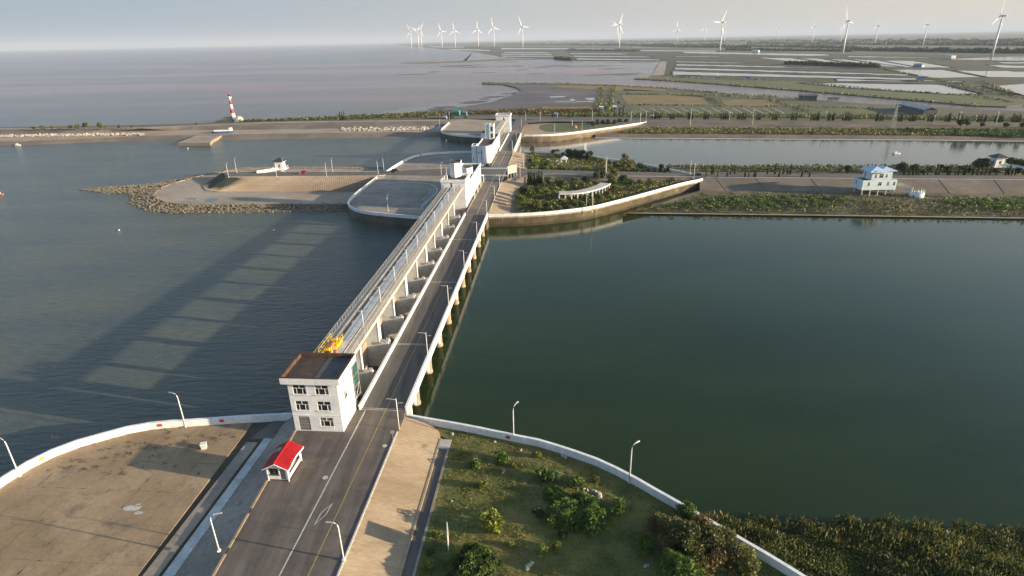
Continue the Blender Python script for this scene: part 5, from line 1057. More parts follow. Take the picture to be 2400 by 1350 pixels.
MB().frustum([(p.x - 2, p.y - 1.5, 1.6), (p.x + 3, p.y - 1.5, 1.6), (p.x + 3, p.y + 1.5, 1.6), (p.x - 2, p.y + 1.5, 1.6)], [(p.x - 1.8, p.y - .1, 2.3), (p.x + 2.8, p.y - .1, 2.3), (p.x + 2.8, p.y + .1, 2.3), (p.x - 1.8, p.y + .1, 2.3)]).build('tarpaulin', M['boat_blue'], R)
for a, b in ((-1.9, -1.4), (2.9, -1.4), (2.9, 1.4), (-1.9, 1.4)): MB().tube([(p.x + a, p.y + b, -.5), (p.x + a, p.y + b, 1.62)], .06, 6).build('post', M['metal_grey'], R)

# ------------------------------------------------------------------ pergola, sculpture, white mast
R = thing('pergola', (32, 245, -1.5), 'long curved white pergola with flat grey roof among the garden trees', 'pergola')
pc_ = catmull([(20.0, 237.2), (27.5, 237.5), (34.5, 242.0), (40.5, 249.0), (43.0, 253.6)], 2.6); pi_ = offset(pc_, 3.4)
MB().loft([[Vector((q.x, q.y, 2.02)) for q in offset(pc_, -.5)], [Vector((q.x, q.y, 2.02)) for q in offset(pc_, 3.9)]]).build('roof', M['pale_concrete'], R)
for L_ in (offset(pc_, -.45), offset(pc_, 3.8)):
    for a, b in zip(L_, L_[1:]):
        d = (b - a).normalized(); n = Vector((-d.y, d.x, 0)) * .14; MB().hexa([(q.x, q.y, 1.6) for q in (a - n, b - n, b + n, a + n)], [(q.x, q.y, 2.0) for q in (a - n, b - n, b + n, a + n)]).build('beam', M['paint_white'], R)
for L_ in (pc_, pi_):
    for q in L_: MB().box(q.x, q.y, .05, .42, .42, 3.1).build('column', M['paint_white'], R)
p = G(1322, 384, -1.5); R = thing('garden_pavilion', (p.x, p.y, -1.5), 'small pale garden kiosk with pointed roof beside the curving rockery', 'pavilion')
for a, b in ((-1.2, -1.2), (1.2, -1.2), (1.2, 1.2), (-1.2, 1.2)): MB().box(p.x + a, p.y + b, -.2, .3, .3, 2.6).build('post', M['paint_white'], R)
hip(R, p.x - 2, p.x + 2, p.y - 2, p.y + 2, 1.1, 1.7, 'coping_blue', ridge=.02)
R = thing('rockery', G(1300, 380, -1.5), 'pale curving rockery wall in the pond garden', 'rockery')
cv = [G(x, y, -1.5) for x, y in [(1281, 374), (1285, 377), (1294, 379), (1302, 380), (1309, 377.5), (1316, 380), (1312, 384.5), (1306, 386)]]
for k, (a, b) in enumerate(zip(cv, cv[1:])): MB().tube([a, a.lerp(b, .5) + Vector((0, 0, .3)), b], [.55, .75, .5], 7).build('rock', M['rock'], R)
flat('garden_pool', [G(x, y, -1.46) for x, y in [(1335, 394), (1345, 389), (1352, 391), (1352, 397), (1340, 399), (1334, 398)]], 'pond_water')
flat('garden_pool', [G(x, y, -1.46) for x, y in [(1362, 392), (1372, 391.5), (1376, 393.5), (1363, 394)]], 'pond_water')
flat('garden_path', [G(x, y, -1.47) for x, y in [(1330, 382), (1350, 387), (1385, 392), (1384, 393), (1348, 389), (1328, 384)]], 'pale_concrete')
p = G(1371, 358, -1.5); R = thing('white_mast', (p.x, p.y, -1.5), 'short white twin mast behind the dark round trees', 'mast')
for d in (-.35, .35): MB().tube([(p.x + d, p.y, -1.5), (p.x + d, p.y, 3.9 + d)], [.3, .16], 8).build('pole', M['paint_white'], R)
p = G(1348, 300, -1.5); R = thing('garden_statue', (p.x, p.y, -1.5), 'reddish stone on a plinth with a thin white post in the green oval', 'statue')
MB().lathe(p.x, p.y, [(1.6, -1.5), (1.5, -.9), (.9, .2), (.3, .6)], 9).build('stone', M['terracotta'], R); MB().tube([(p.x - 2, p.y + 1, -1.5), (p.x - 2.2, p.y + 1, 4.2)], .14, 6).build('post', M['metal_white'], R)

# ------------------------------------------------------------------ lighthouse on its mound
p = G(548, 281, -3); R = thing('lighthouse', (p.x, p.y, -3), 'red and white banded lighthouse at the sea edge', 'lighthouse')
zs = [0, 3.6, 7.1, 11.2, 14.6, 18.2]
for k in range(5):
    r0, r1 = 2.05 - .085 * zs[k], 2.05 - .085 * zs[k + 1]
    MB().lathe(p.x, p.y, [(r0, zs[k] - .5), (r1, zs[k + 1] - .5)], 18).build('tower_band', M['paint_white' if k % 2 == 0 else 'red_band'], R, True)
MB().lathe(p.x, p.y, [(1.5, 16.0), (1.9, 16.5), (1.9, 16.9)], 18).build('gallery', M['paint_white'], R)
MB().lathe(p.x, p.y, [(.75, 17.7), (.75, 19.4)], 12).build('lantern', M['glass_dark'], R); MB().lathe(p.x, p.y, [(1.0, 19.4), (.95, 19.9), (.3, 21.0), (.1, 21.4)], 12).build('cap', M['red_band'], R)
MB().lathe(p.x, p.y, [(2.6, -4.0), (2.6, -.5)], 16).build('base', M['dark_wall'], R)
md = [G(x, y, -4.8) for x, y in [(502, 286.5), (540, 287), (568, 285), (566, 281), (552, 279), (520, 280.5)]]; mt_ = [a.lerp(Vector((p.x + 1, p.y, 0)), .55) + Vector((0, 0, 1.9)) for a in md]
R = thing('lighthouse_mound', (p.x, p.y, -4.5), 'pale stepped stone mound carrying the lighthouse', 'mound')
MB().frustum(md, mt_).build('slope', M['beach_concrete'], R); q = G(561, 283, -3); MB().lathe(q.x, q.y, [(5.5, -5), (4.4, -2.0), (2.2, .6), (.4, 1.2)], 9).build('stone_heap', M['pale_concrete'], R)
# ------------------------------------------------------------------ boats
q0, q1 = G(497, 312.5, -2.4), G(548, 310.5, -2.4); R = thing('beached_boat', tuple((q0 + q1) / 2), 'long blue and white vessel with white cabin beached on the far shore', 'boat')
L_ = (q1 - q0).length; d = (q1 - q0).normalized(); n = Vector((-d.y, d.x, 0))
def hull_(root, c, d, L, Wd, z, h, mat):
    n = Vector((-d.y, d.x, 0)); st = [(-.5, .55), (-.35, 1), (.25, 1), (.42, .7), (.5, .08)]
    lo = [c + d * (L * a * .93) - n * Wd / 2 * b * .7 for a, b in st] + [c + d * (L * a * .93) + n * Wd / 2 * b * .7 for a, b in reversed(st)]
    hi = [c + d * (L * a) - n * Wd / 2 * b for a, b in st] + [c + d * (L * a) + n * Wd / 2 * b for a, b in reversed(st)]
    return MB().frustum([Vector((p.x, p.y, z)) for p in lo], [Vector((p.x, p.y, z + h)) for p in hi]).build('hull', M[mat], root)
c = (q0 + q1) / 2
hull_(R, c, -d, L_, 4.2, -2.5, 1.5, 'boat_blue'); 
for a0, a1, z0, z1, mt in ((-.38, .30, -1.0, -.2, 'metal_white'), (-.40, .32, -.2, .0, 'coping_blue')):
    a, b = c + d * L_ * a0, c + d * L_ * a1; MB().hexa([Vector((v.x, v.y, z0)) for v in (a - n * 1.5, b - n * 1.5, b + n * 1.5, a + n * 1.5)], [Vector((v.x, v.y, z1)) for v in (a - n * 1.5, b - n * 1.5, b + n * 1.5, a + n * 1.5)]).build('deck_house', M[mt], R)
a = c + d * L_ * .38; MB().box(a.x, a.y, .1, 1.9, 2.4, 2.4, math.atan2(d.y, d.x)).build('cabin', M['paint_white'], R)
for i, (x, y, l, lb) in enumerate([(42, 341, 4.2, 'small white boat moored at the left end of the far dike'), (1, 457, 3.2, 'tan boat cut by the left edge of the picture'), (2101, 361, 5, 'small flat boat alone on the right channel'), (642, 540, .8, 'tiny white float on the shaded water'), (279, 540, .6, 'tiny white float on the open water left'), (440, 348, 1.1, 'white buoy on the left channel'), (1310, 104, 14, '')]):
    if not lb: continue
    q = G(x, y, W); R = thing('small_boat' if l > 3 else 'float', (q.x, q.y, W), lb, 'boat' if l > 3 else 'float')
    if l > 3:
        hull_(R, q, Vector((1, .1, 0)).normalized(), l, l * .32, W - .2, .8, 'metal_white' if i != 1 else 'terracotta'); MB().box(q.x - l * .12, q.y, W + 1.0, l * .3, l * .2, .9).build('cabin', M['metal_white'], R)
    else: MB().lathe(q.x, q.y, [(l * .1, W - .1), (l * .5, W + .05), (l * .45, W + .3), (l * .1, W + .42)], 10).build('body', M['paint_white'], R)
# ------------------------------------------------------------------ sheds, huts, poles, pylon
def shed(label, a, b, dpt, h, wall_mat, roof_mat, z=-3.6, cat='shed'):
    a, b = Vector(a), Vector(b); d = (b - a).normalized(); n = Vector((-d.y, d.x, 0)); R = thing('shed', (a.x, a.y, z), label, cat)
    c = [a, b, b + n * dpt, a + n * dpt]; MB().prism([tuple(v[:2]) for v in c], z, z + h).build('wall', M[wall_mat], R)
    e = .4; c2 = [a - d * e - n * e, b + d * e - n * e]; r0 = [v + n * (dpt / 2 + e) for v in c2]; c3 = [v + n * (dpt + 2 * e) for v in c2]; Z = lambda v, zz: Vector((v.x, v.y, zz))
    MB().hexa([Z(c2[0], z + h), Z(c2[1], z + h), Z(r0[1], z + h + dpt * .18), Z(r0[0], z + h + dpt * .18)], [Z(c2[0], z + h + .15), Z(c2[1], z + h + .15), Z(r0[1], z + h + .15 + dpt * .18), Z(r0[0], z + h + .15 + dpt * .18)]).build('roof', M[roof_mat], R)
    MB().hexa([Z(r0[0], z + h + dpt * .18), Z(r0[1], z + h + dpt * .18), Z(c3[1], z + h), Z(c3[0], z + h)], [Z(r0[0], z + h + .15 + dpt * .18), Z(r0[1], z + h + .15 + dpt * .18), Z(c3[1], z + h + .15), Z(c3[0], z + h + .15)]).build('roof', M[roof_mat], R)
    nw = max(2, int((b - a).length / 4)); 
    for k in range(nw): q = a + d * ((b - a).length * (k + .5) / nw) - n * .03; MB().box(q.x, q.y, z + h * .55, .9, .06, h * .4, math.atan2(d.y, d.x)).build('window', M['glass_dark'], R)
    return R
shed('grey-walled storage shed on the near bank of the river', G(1872, 235, -3.6), G(1914, 235.5, -3.6), 9, 4.5, 'roof_grey', 'roof_grey')
shed('low dark hut beside the grey riverbank shed', G(1942, 237, -3.6), G(1966, 237, -3.6), 5, 2.6, 'metal_grey', 'steel_dark')
shed('long low barn with dark side and pale roof edge near the pylon', G(2098, 254, -3.6), G(2164, 269.5, -3.6), 10, 4.2, 'roof_grey', 'pale_concrete')
shed('turquoise hut left of the furthest gatehouse', G(1066, 271, -3.6), G(1076, 271, -3.6), 5, 4.0, 'turquoise', 'turquoise')
shed('pale blue hut right of the turquoise one', G(1086, 272, -3.6), G(1093, 272, -3.6), 4, 3.2, 'metal_blue', 'metal_blue')
shed('white box cabin at the back of the far platform', G(1041, 280.5, -1), G(1046, 280.5, -1), 3, 2.2, 'metal_white', 'metal_white', z=-1)
shed('small blue hut behind the far green oval', G(1299, 276, -3.6), G(1306, 276, -3.6), 4, 3.4, 'metal_blue', 'metal_blue')
shed('pair of pale huts where the field path starts, left one', G(1404, 262, -3.6), G(1413, 262, -3.6), 4, 4.2, 'coping_blue', 'metal_white')
shed('pair of pale huts where the field path starts, right one', G(1437, 261, -3.6), G(1444, 261, -3.6), 4, 4.2, 'coping_blue', 'metal_white')
shed('white pump hut on the tree line right of the far wing wall', G(1526, 279, -.2), G(1533, 279, -.2), 3, 2.4, 'metal_white', 'metal_white', z=-.2)
shed('small blue pond hut on the bank between the ponds', G(1747, 184.5, -3.8), G(1758, 184.5, -3.8), 6, 3.5, 'metal_blue', 'blue_roof')
shed('blue roofed pond hut farther right between the ponds', G(2152, 186, -3.8), G(2164, 186, -3.8), 8, 4, 'metal_blue', 'blue_roof')
shed('white farm hut on the bank by the tallest turbine', G(2216, 137, -3.8), G(2229, 137.5, -3.8), 12, 7, 'metal_white', 'paint_white')
shed('white hut by the third pond from the right edge', G(2140, 156.5, -3.8), G(2160, 157, -3.8), 10, 4, 'metal_blue', 'metal_grey')
shed('pale shed near the middle turbine', G(1762, 122.5, -3.8), G(1777, 122.5, -3.8), 14, 6, 'metal_white', 'paint_white')
for i, (x, y, h) in enumerate([(1617, 298, 13), (1762, 298, 12.5), (1930, 301, 12), (1708, 290, 9), (2243, 303, 12), (2330, 303, 12), (2185, 300, 9)]):
    p = G(x, y, -2.8); R = thing('utility_pole', (p.x, p.y, -2.8), 'grey concrete utility pole on the far dike, %s from the left' % nth([0, 2, 3, 1, 5, 6, 4][i]), 'utility pole', 'utility poles along the far dike')
    MB().tube([(p.x, p.y, -3), (p.x, p.y, h - 2.8)], [.24, .16], 8).build('pole', M['pale_concrete'], R); MB().box(p.x, p.y, h - 3.4, 1.7, .15, .15, .3).build('crossarm', M['metal_grey'], R)
p = G(2091, 303, -2.8); R = thing('pylon', (p.x, p.y, -2.8), 'slim grey lattice pylon on the far dike in front of the long barn', 'pylon'); H_ = 18
for a, b in ((-1, -1), (1, -1), (1, 1), (-1, 1)): MB().tube([(p.x + a * 1.3, p.y + b * 1.3, -3), (p.x + a * .25, p.y + b * .25, H_ - 3)], .09, 5).build('leg', M['metal_grey'], R)
lt = MB()
for k in range(10):
    z0, z1 = k * H_ / 10, (k + 1) * H_ / 10; r0, r1 = 1.3 - 1.05 * k / 10, 1.3 - 1.05 * (k + 1) / 10; cs4 = [(-1, -1), (1, -1), (1, 1), (-1, 1)]
    for i in range(4):
        a, b = cs4[i], cs4[(i + 1) % 4]; lt.tube([(p.x + a[0] * r0, p.y + a[1] * r0, z0 - 3), (p.x + b[0] * r1, p.y + b[1] * r1, z1 - 3)], .05, 4); lt.tube([(p.x + b[0] * r0, p.y + b[1] * r0, z0 - 3), (p.x + a[0] * r1, p.y + a[1] * r1, z1 - 3)], .05, 4)
lt.build('bracing', M['metal_grey'], R)
for z in (H_ - 3.4, H_ - 5.2): MB().box(p.x, p.y, z, 5.5, .2, .2).build('crossarm', M['metal_grey'], R)

# ------------------------------------------------------------------ wind turbines
tr = thing('wind_turbine', (0, 0, 0), 'x', 'wind turbine', 'white wind turbines on the plain')
MB().lathe(0, 0, [(2.3, -2), (2.0, 25), (1.35, 78.6)], 16).build('tower', M['turbine_white'], tr, True)
MB().frustum([(-1.7, -3.2, 78.2), (1.7, -3.2, 78.2), (1.5, 7.5, 78.4), (-1.5, 7.5, 78.4)], [(-1.7, -3.2, 81.8), (1.7, -3.2, 81.8), (1.4, 7.5, 81.4), (-1.4, 7.5, 81.4)]).build('nacelle', M['turbine_white'], tr)
MB().tube([(0, -3.2, 80), (0, -4.4, 80), (0, -5.6, 80)], [1.7, 1.5, .3], 12).build('hub', M['turbine_white'], tr, True)
bl = []
for k in range(3):
    b = MB(); 
    prof = [(1.2, 1.2, 1.0), (3.5, 1.4, 1.0), (9, 2.2, .6), (20, 1.6, .4), (32, 1.0, .28), (39.5, .6, .2)]
    vs = []
    for r, cw, thk in prof: vs += [(-cw * .35, -thk / 2, r), (cw * .65, -thk / 2, r), (cw * .65, thk / 2, r), (-cw * .35, thk / 2, r)]
    fs = []
    for i in range(5):
        for j in range(4): fs.append((i * 4 + j, i * 4 + (j + 1) % 4, i * 4 + 4 + (j + 1) % 4, i * 4 + 4 + j))
    fs += [(3, 2, 1, 0), (20, 21, 22, 23)]
    b.add(vs, fs); o = b.build('blade', M['turbine_white']); o.parent = tr; o.location = (0, -4.5, 80); o.rotation_euler = (0, math.radians(120 * k), 0); bl.append(o)
# (base px, base py, hub px, hub py, blade phase, yaw, text)
T = [(964, 103, 962, 73, 95, 0, 'leftmost distant wind turbine at the tip of the coast'), (981, 104, 979, 71, -70, 0, 'second wind turbine from the left, in the tight pair'), (988, 104, 988, 71, 30, 0, 'third wind turbine from the left, in the tight pair'),
    (1036, 104.5, 1034, 72, -20, 0, 'fourth wind turbine from the left'), (1067, 107, 1065, 71, -8, 0, 'fifth wind turbine from the left'), (1121, 107, 1119, 69, 2, 0, 'sixth wind turbine from the left'), (1158, 109, 1157, 64, -12, 0, 'seventh wind turbine from the left'),
    (1225, 111, 1222, 62, -25, 0, 'eighth wind turbine from the left, right end of the coastal row'), (1451, 112, 1452, 57, 25, 0, 'lone white wind turbine right of the picture middle'), (1447.5, 101, 1447.5, 60, -60, 0, 'fainter turbine half hidden by the lone middle one'),
    (1586, 96, 1586, 66, -2, 55, 'very faint distant turbine right of the lone middle one'), (1650, 97, 1651, 66, 5, 60, 'faint turbine left of the one with a long level blade'), (1687, 118.5, 1691, 53, -88, 38, 'near turbine with one blade held level to the left'), (1697, 99, 1699, 68, 20, 60, 'faint turbine just right of the level-bladed one'),
    (1821, 98, 1823, 65, 15, 60, 'faint turbine between the level-bladed and the next near one'), (1903, 100, 1905, 64, 25, 60, 'faint turbine left of the large right-hand turbine'), (1975, 125, 1984, 50, -22, 62, 'large turbine seen half from the side in the right part'), (1970, 99.5, 1978, 66, 30, 60, 'faint turbine hidden behind the large right-hand one'),
    (2050, 104, 2055, 61, 8, 62, 'distant turbine right of the large right-hand one'), (2163, 106.5, 2171, 58, 10, 62, 'distant turbine between two large ones on the right'), (2324, 133, 2346, 38, 5, 60, 'largest wind turbine at the right edge, leaning in view'),
    ]
first = True
for bx, by, hx_, hy, ph, yaw, lb in T:
    p = G(bx, by, -3.9)
    if p.length > 7000: p = Vector((p.x * 7000 / p.length, p.y * 7000 / p.length, -3.9))
    # real height from the rise over the base, kept within 75 to 165 m
    dd = math.hypot(p.x, p.y); best = 80
    def proj(v):
        q = v - Vector((0, 0, CAM_H)); c = q.dot(_f); a2 = q.x / c; b2 = q.dot(_u) / c; return 675 - (a2 * _sa + b2 * _ca) * FPX
    for hh in range(60, 200, 2):
        if proj(Vector((p.x, p.y, hh - 3.9))) <= hy: break
    s = hh / 80.0
    r = tr if first else dup(tr, (0, 0, 0))
    r.location = p; r.scale = (s, s, s); r['label'] = lb; r.rotation_euler = (0, 0, math.radians(217 + (bx * 7) % 13 - 6))
    k = 0
    for c in r.children:
        if c.name.startswith('blade'):
            c.rotation_euler = (0, math.radians(-ph + 120 * k), 0); k += 1
    first = False

# ------------------------------------------------------------------ vegetation
def tree_proto(name, cat, blobs, n, leaf, mat, trunk, asp=1.5, up=0.0):
    r = thing(name, (0, 0, 0), 'x', cat)
    tb_ = MB()
    if trunk:
        h, rad = trunk; tb_.tube([(0, 0, -.4), (.03, .02, h * .5), (-.02, .03, h)], [rad, rad * .75, rad * .5], 8)
        for b in blobs[:7]: tb_.tube([(0, 0, h * .6), (b[0] * .5, b[1] * .5, (h + b[2]) / 2), (b[0] * .85, b[1] * .85, b[2])], [rad * .45, rad * .3, rad * .12], 6)
        tb_.build('trunk', M['bark'], r)
    V = leaves(crown_pts(n, blobs), leaf, asp, up); link('crown', np_mesh('crown', V), M[mat], r)
    return r
def rblobs(n, R_, H0, H1, rr, seed):
    rs = random.Random(seed); out = []
    for k in range(n):
        a = rs.random() * 6.283; u = math.sqrt(rs.random()) * R_; z = rs.uniform(H0, H1); u *= (1 - .35 * (z - H0) / max(.1, H1 - H0)); q = rr * rs.uniform(.65, 1.15); out.append((u * math.cos(a), u * math.sin(a), z, q, q, q * .8))
    return out
broad = [Proto(tree_proto('garden_tree', 'tree', rblobs(11, 1.9, 2.2, 4.6, 1.15, s), 1100, .42, mt, (2.8, .16))) for s, mt in ((1, 'leaf_green'), (2, 'leaf_olive'), (3, 'leaf_dark'), (4, 'leaf_green'), (5, 'leaf_olive'))]
round_ = [Proto(tree_proto('round_tree', 'tree', rblobs(14, 1.8, 1.4, 4.4, 1.4, s), 1500, .4, mt, (1.6, .2))) for s, mt in ((11, 'leaf_dark'), (12, 'leaf_dark'))]
cyp = [Proto(tree_proto('cypress', 'tree', [(0, 0, .9 + k * .62, .46 - .045 * k, .46 - .045 * k, .6) for k in range(7)], 520, .24, 'leaf_dark', (.6, .1), 1.8, .9))]
airy = [Proto(tree_proto('thin_tree', 'tree', rblobs(12, 2.2, 3.2, 8.2, 1.0, 21), 650, .5, 'leaf_olive', (5.5, .22)))]
bush = [Proto(tree_proto('bush', 'bush', rblobs(7, .75, .35, 1.0, .55, s), 650, .17, mt, (.5, .06))) for s, mt in ((31, 'leaf_green'), (32, 'leaf_lime'), (33, 'leaf_dark'))]
lush = [Proto(tree_proto('leafy_clump', 'bush', rblobs(85, 3.3, .3, 1.7, .62, 41), 17000, .16, 'leaf_green', (1.2, .1), 2.2, .2)), Proto(tree_proto('leafy_clump', 'bush', rblobs(85, 3.0, .3, 2.2, .62, 42), 17000, .16, 'leaf_green', (1.2, .1), 2.2, .2))]
scrubt = [Proto(tree_proto('scrub_tree', 'tree', rblobs(16, 2.2, 1.0, 4.2, 1.1, s), 2600, .24, mt, (2.2, .12))) for s, mt in ((51, 'leaf_olive'), (52, 'leaf_brown'), (53, 'leaf_green'))]
rnd = random.Random(5)
def put(pr, x, y, z, sc, label, group=None): pr.place(G(x, y, z), rnd.random() * 6.28, sc, label, group)
# near lawn, read off one by one
LW = [(1112, 1090, 0, 1.25, 'dark green round bush nearest the drain on the lawn'), (1174, 1078, 0, 1.45, 'dark green bush right of the drainside one'), (1274, 1120, 0, 1.5, 'dark green bush beside the small palm'), (1129, 1137, 1, 1.0, 'small yellow-green bush below the two dark ones'),
    (1155, 1232, 1, 2.1, 'large yellow-green round bush in the lawn middle'), (1026, 1252, 1, .75, 'small yellow bush left of the sign board'), (1004, 1326, 1, .85, 'small lime bush at the bottom left of the lawn'), (1008, 1292, 0, .7, 'tiny bush near the drain below the sign'),
    (1351, 1138, 0, 1.4, 'bush at the head of the big leafy clump'), (1398, 1124, 1, .8, 'small upright lime bush near the wall'), (1258, 1066, 1, .8, 'small lime bush near the wall lamp'), (1452, 1194, 0, 1.5, 'green round bush between leafy clump and wall'),
    (1390, 1236, 0, 1.7, 'dark bush at the foot of the big leafy clump'), (1258, 1202, 2, 1.0, 'grey-green bush left of the leafy clump'), (1298, 1226, 1, 1.0, 'sprawling lime bush under the leafy clump'), (1505, 1268, 1, 1.3, 'lime bush in the shade near the reeds'),
    (1516, 1290, 0, 1.2, 'green bush just below the shaded lime bush'), (1271, 1296, 1, .9, 'small bush with pale stone beside it'), (1304, 1285, 1, .8, 'small leafy sprig in the lower lawn'), (1196, 1274, 1, .6, 'tiny lime sprig in the lower lawn'), (1322, 1256, 2, .8, 'flat dark bush in the lower lawn'), (1084, 1056, 1, .7, 'tiny bush at the top of the lawn'), (1205, 1090, 1, .55, 'tiny sprig beside the standing stone')]
for x, y, k, sc, lb in LW: put(bush[k], x, y + 5, ZA, sc, lb, 'bushes on the near lawn')
lush[0].place(G(1345, 1205, ZA), .5, (1.3, .9, .85), 'big dense leafy clump in the middle of the lawn', 'leafy clumps on the near lawn')
lush[0].place(G(1308, 1172, ZA), 2.2, (.8, .55, .6), 'left shoulder of dense leaves joining the big clump', 'leafy clumps on the near lawn'); lush[1].place(G(1388, 1222, ZA), 1.2, (.7, .7, .7), 'right lobe of dense leaves below the big clump', 'leafy clumps on the near lawn')
lush[1].place(G(1112, 1345, ZA), 1.0, (1.25, 1.0, .95), 'tall dense leafy clump at the bottom edge of the lawn', 'leafy clumps on the near lawn')
lush[1].place(G(1104, 1312, ZA), 1.9, (.6, .6, .7), 'upper tip of the dense leafy clump at the bottom edge', 'leafy clumps on the near lawn')
def palm(x, y, lb, s=1.0):
    p = G(x, y, ZA); R = thing('small_palm', (p.x, p.y, ZA), lb, 'palm', 'small palms on the near lawn'); MB().tube([(p.x, p.y, ZA - .2), (p.x + .05, p.y, ZA + 1.1 * s)], [.12, .09], 7).build('trunk', M['bark'], R)
    for k in range(13):
        a = k * 2.4; l = 1.0 * s * rnd.uniform(.8, 1.15); c_, s_ = math.cos(a), math.sin(a); z0 = ZA + 1.1 * s; pts = [(p.x + c_ * l * u, p.y + s_ * l * u, z0 + (.6 * u - .75 * u * u) * l * (1.5 if k % 3 else .9)) for u in (0, .35, .7, 1)]
        f_ = MB(); wd = [.03, .13, .12, .02]
        f_.loft([[Vector((q[0] - s_ * w_, q[1] + c_ * w_, q[2] - .05)) for q, w_ in zip(pts, wd)], [Vector((q[0], q[1], q[2] + .03)) for q in pts], [Vector((q[0] + s_ * w_, q[1] - c_ * w_, q[2] - .05)) for q, w_ in zip(pts, wd)]]).build('frond', M['leaf_green'], R)
palm(1302, 1128, 'small palm beside the dark bush near the lawn wall', 1.2); palm(1048, 1318, 'small palm in a reddish pot left of the bottom leafy clump', .9)
def rocks(lb, lst, z=ZA):
    p0 = G(lst[0][0], lst[0][1], z); R = thing('rock_group', (p0.x, p0.y, z), lb, 'rocks')
    for x, y, s in lst:
        p = G(x, y, z); b = MB(); an = rnd.random() * 6; base = [(1, 0, -.1), (.3, .8, -.1), (-.7, .7, -.1), (-1, -.2, -.1), (-.3, -.8, -.1), (.7, -.7, -.1)]; top = [(v[0] * .55 + rnd.uniform(-.1, .1), v[1] * .55, .7 + rnd.uniform(-.2, .3)) for v in base]
        rot = lambda v: (p.x + (v[0] * math.cos(an) - v[1] * math.sin(an)) * s, p.y + (v[0] * math.sin(an) + v[1] * math.cos(an)) * s, z + v[2] * s)
        b.frustum([rot(v) for v in base], [rot(v) for v in top]).build('rock', M['rock'], R)
rocks('pale boulders at the bottom of the lawn', [(1240, 1326, .45), (1247, 1320, .35), (1236, 1334, .4), (1233, 1328, .3)])
rocks('row of pinkish and white stones above the big leafy clump', [(1368, 1148, .35), (1378, 1150, .3), (1388, 1150, .35), (1396, 1152, .3), (1403, 1160, .55), (1406, 1166, .5)])
rocks('standing stone on the lawn near the second dark bush', [(1181, 1104, .3), (1179, 1110, .3)]); rocks('pale stones by the wall lamp', [(1220, 1056, .35), (1160, 1036, .3), (1060, 1018, .4), (1325, 1072, .4), (1318, 1068, .35)]); rocks('lone yellowish stone near the drain on the lawn', [(1059, 1176, .25)])
rocks('flat pale stone in the shade near the reeds', [(1512, 1328, .35), (1518, 1326, .3)])
# scrub trees by the lower wall
for i, (x, y, k, sc) in enumerate([(1608, 1215, 2, .7), (1570, 1262, 0, .9), (1600, 1290, 0, 1.05), (1640, 1250, 1, .8), (1650, 1305, 0, 1.1), (1690, 1330, 1, 1.0), (1560, 1300, 1, .75), (1575, 1352, 2, 1.0), (1600, 1378, 2, 1.2), (1740, 1345, 0, .95), (1530, 1245, 1, .55), (1700, 1285, 0, .8), (1640, 1350, 1, .9), (1545, 1232, 0, .5), (1620, 1330, 0, .9)]):
    put(scrubt[k], x, y, ZA if x < 1640 else ZA - .4, sc * .8, 'ragged %s scrub tree by the lower end of the lawn wall, %s of the thicket' % (('olive', 'brown', 'green')[k], nth(i)), 'scrub trees at the lower wall')
# middle gardens: individual trees read off the picture
GT = [(1224, 484, 0, .85), (1245, 470, 0, .9), (1238, 492, 1, .7), (1262, 462, 3, .9), (1318, 486, 1, .7), (1345, 488, 4, .65), (1285, 494, 3, .7), (1262, 497, 4, .7), (1322, 441, 0, .7), (1348, 436, 4, .75), (1372, 431, 2, .7), (1398, 425, 4, .8), (1412, 424, 2, .9),
    (1432, 432, 4, .9), (1310, 440, 3, .8), (1282, 436, 0, .85), (1370, 470, 0, .5), (1400, 468, 3, .5), (1425, 462, 1, .55), (1444, 452, 1, .75), (1388, 484, 4, .6), (1362, 492, 3, .6), (1405, 474, 0, .6), (1460, 432, 3, .8), (1480, 438, 2, .6), (1500, 436, 0, .6), (1236, 506, 3, .45), (1310, 500, 1, .6), (1335, 497, 4, .5), (1475, 452, 1, .5), (1520, 430, 1, .5), (1575, 428, 4, .45), (1226, 460, 2, .8), (1215, 476, 4, .7)]
for i, (x, y, k, sc) in enumerate(GT): put(broad[k], x, y, -1.5, sc, '%s tree in the pergola garden, %s counted from the bridge' % (('bushy green', 'olive', 'dark green', 'mid green', 'yellowish olive')[k], nth(sorted(range(len(GT)), key=lambda j: GT[j][0]).index(i))), 'trees of the pergola garden')
PG = [(1248, 372, 'airy', 0, .75, 'tall thin tree at the channel corner of the pond garden'), (1243, 383, 'b', 2, .5, 'low dark tree below the thin corner tree'), (1256, 378, 'b', 0, .5, 'low green tree below the thin corner tree'), (1297, 362, 'r', 0, .55, 'small dark round tree by the channel'), (1307, 362, 'b', 0, .6, 'small light green round tree by the channel'),
    (1334, 370, 'r', 0, .95, 'first big dark round tree in the row of four'), (1350, 371, 'r', 1, 1.05, 'second big dark round tree in the row of four'), (1363, 372, 'r', 0, .95, 'third big dark round tree in the row of four'), (1381, 374, 'r', 1, 1.0, 'fourth big dark round tree in the row of four'), (1320, 366, 'r', 1, .5, 'small dark tree left of the row of four'),
    (1462, 402, 'airy', 0, 1.0, 'broad autumn-coloured tree at the end of the pond garden'), (1448, 402, 'b', 1, 1.1, 'left half of the broad olive tree pair'), (1475, 401, 'b', 4, 1.1, 'right half of the broad olive tree pair'), (1550, 401, 'r', 0, .65, 'dark tree in the narrow tip of the garden'), (1567, 402, 'r', 1, .55, 'second dark tree in the narrow tip of the garden'), (1500, 399, 'b', 2, .5, 'low dark tree right of the broad pair'), (1440, 420, 'b', 4, .9, 'olive tree spilling over the garden bank')]
for x, y, t, k, sc, lb in PG: put({'airy': airy, 'b': broad, 'r': round_}[t][k], x, y, -1.5, sc, lb)
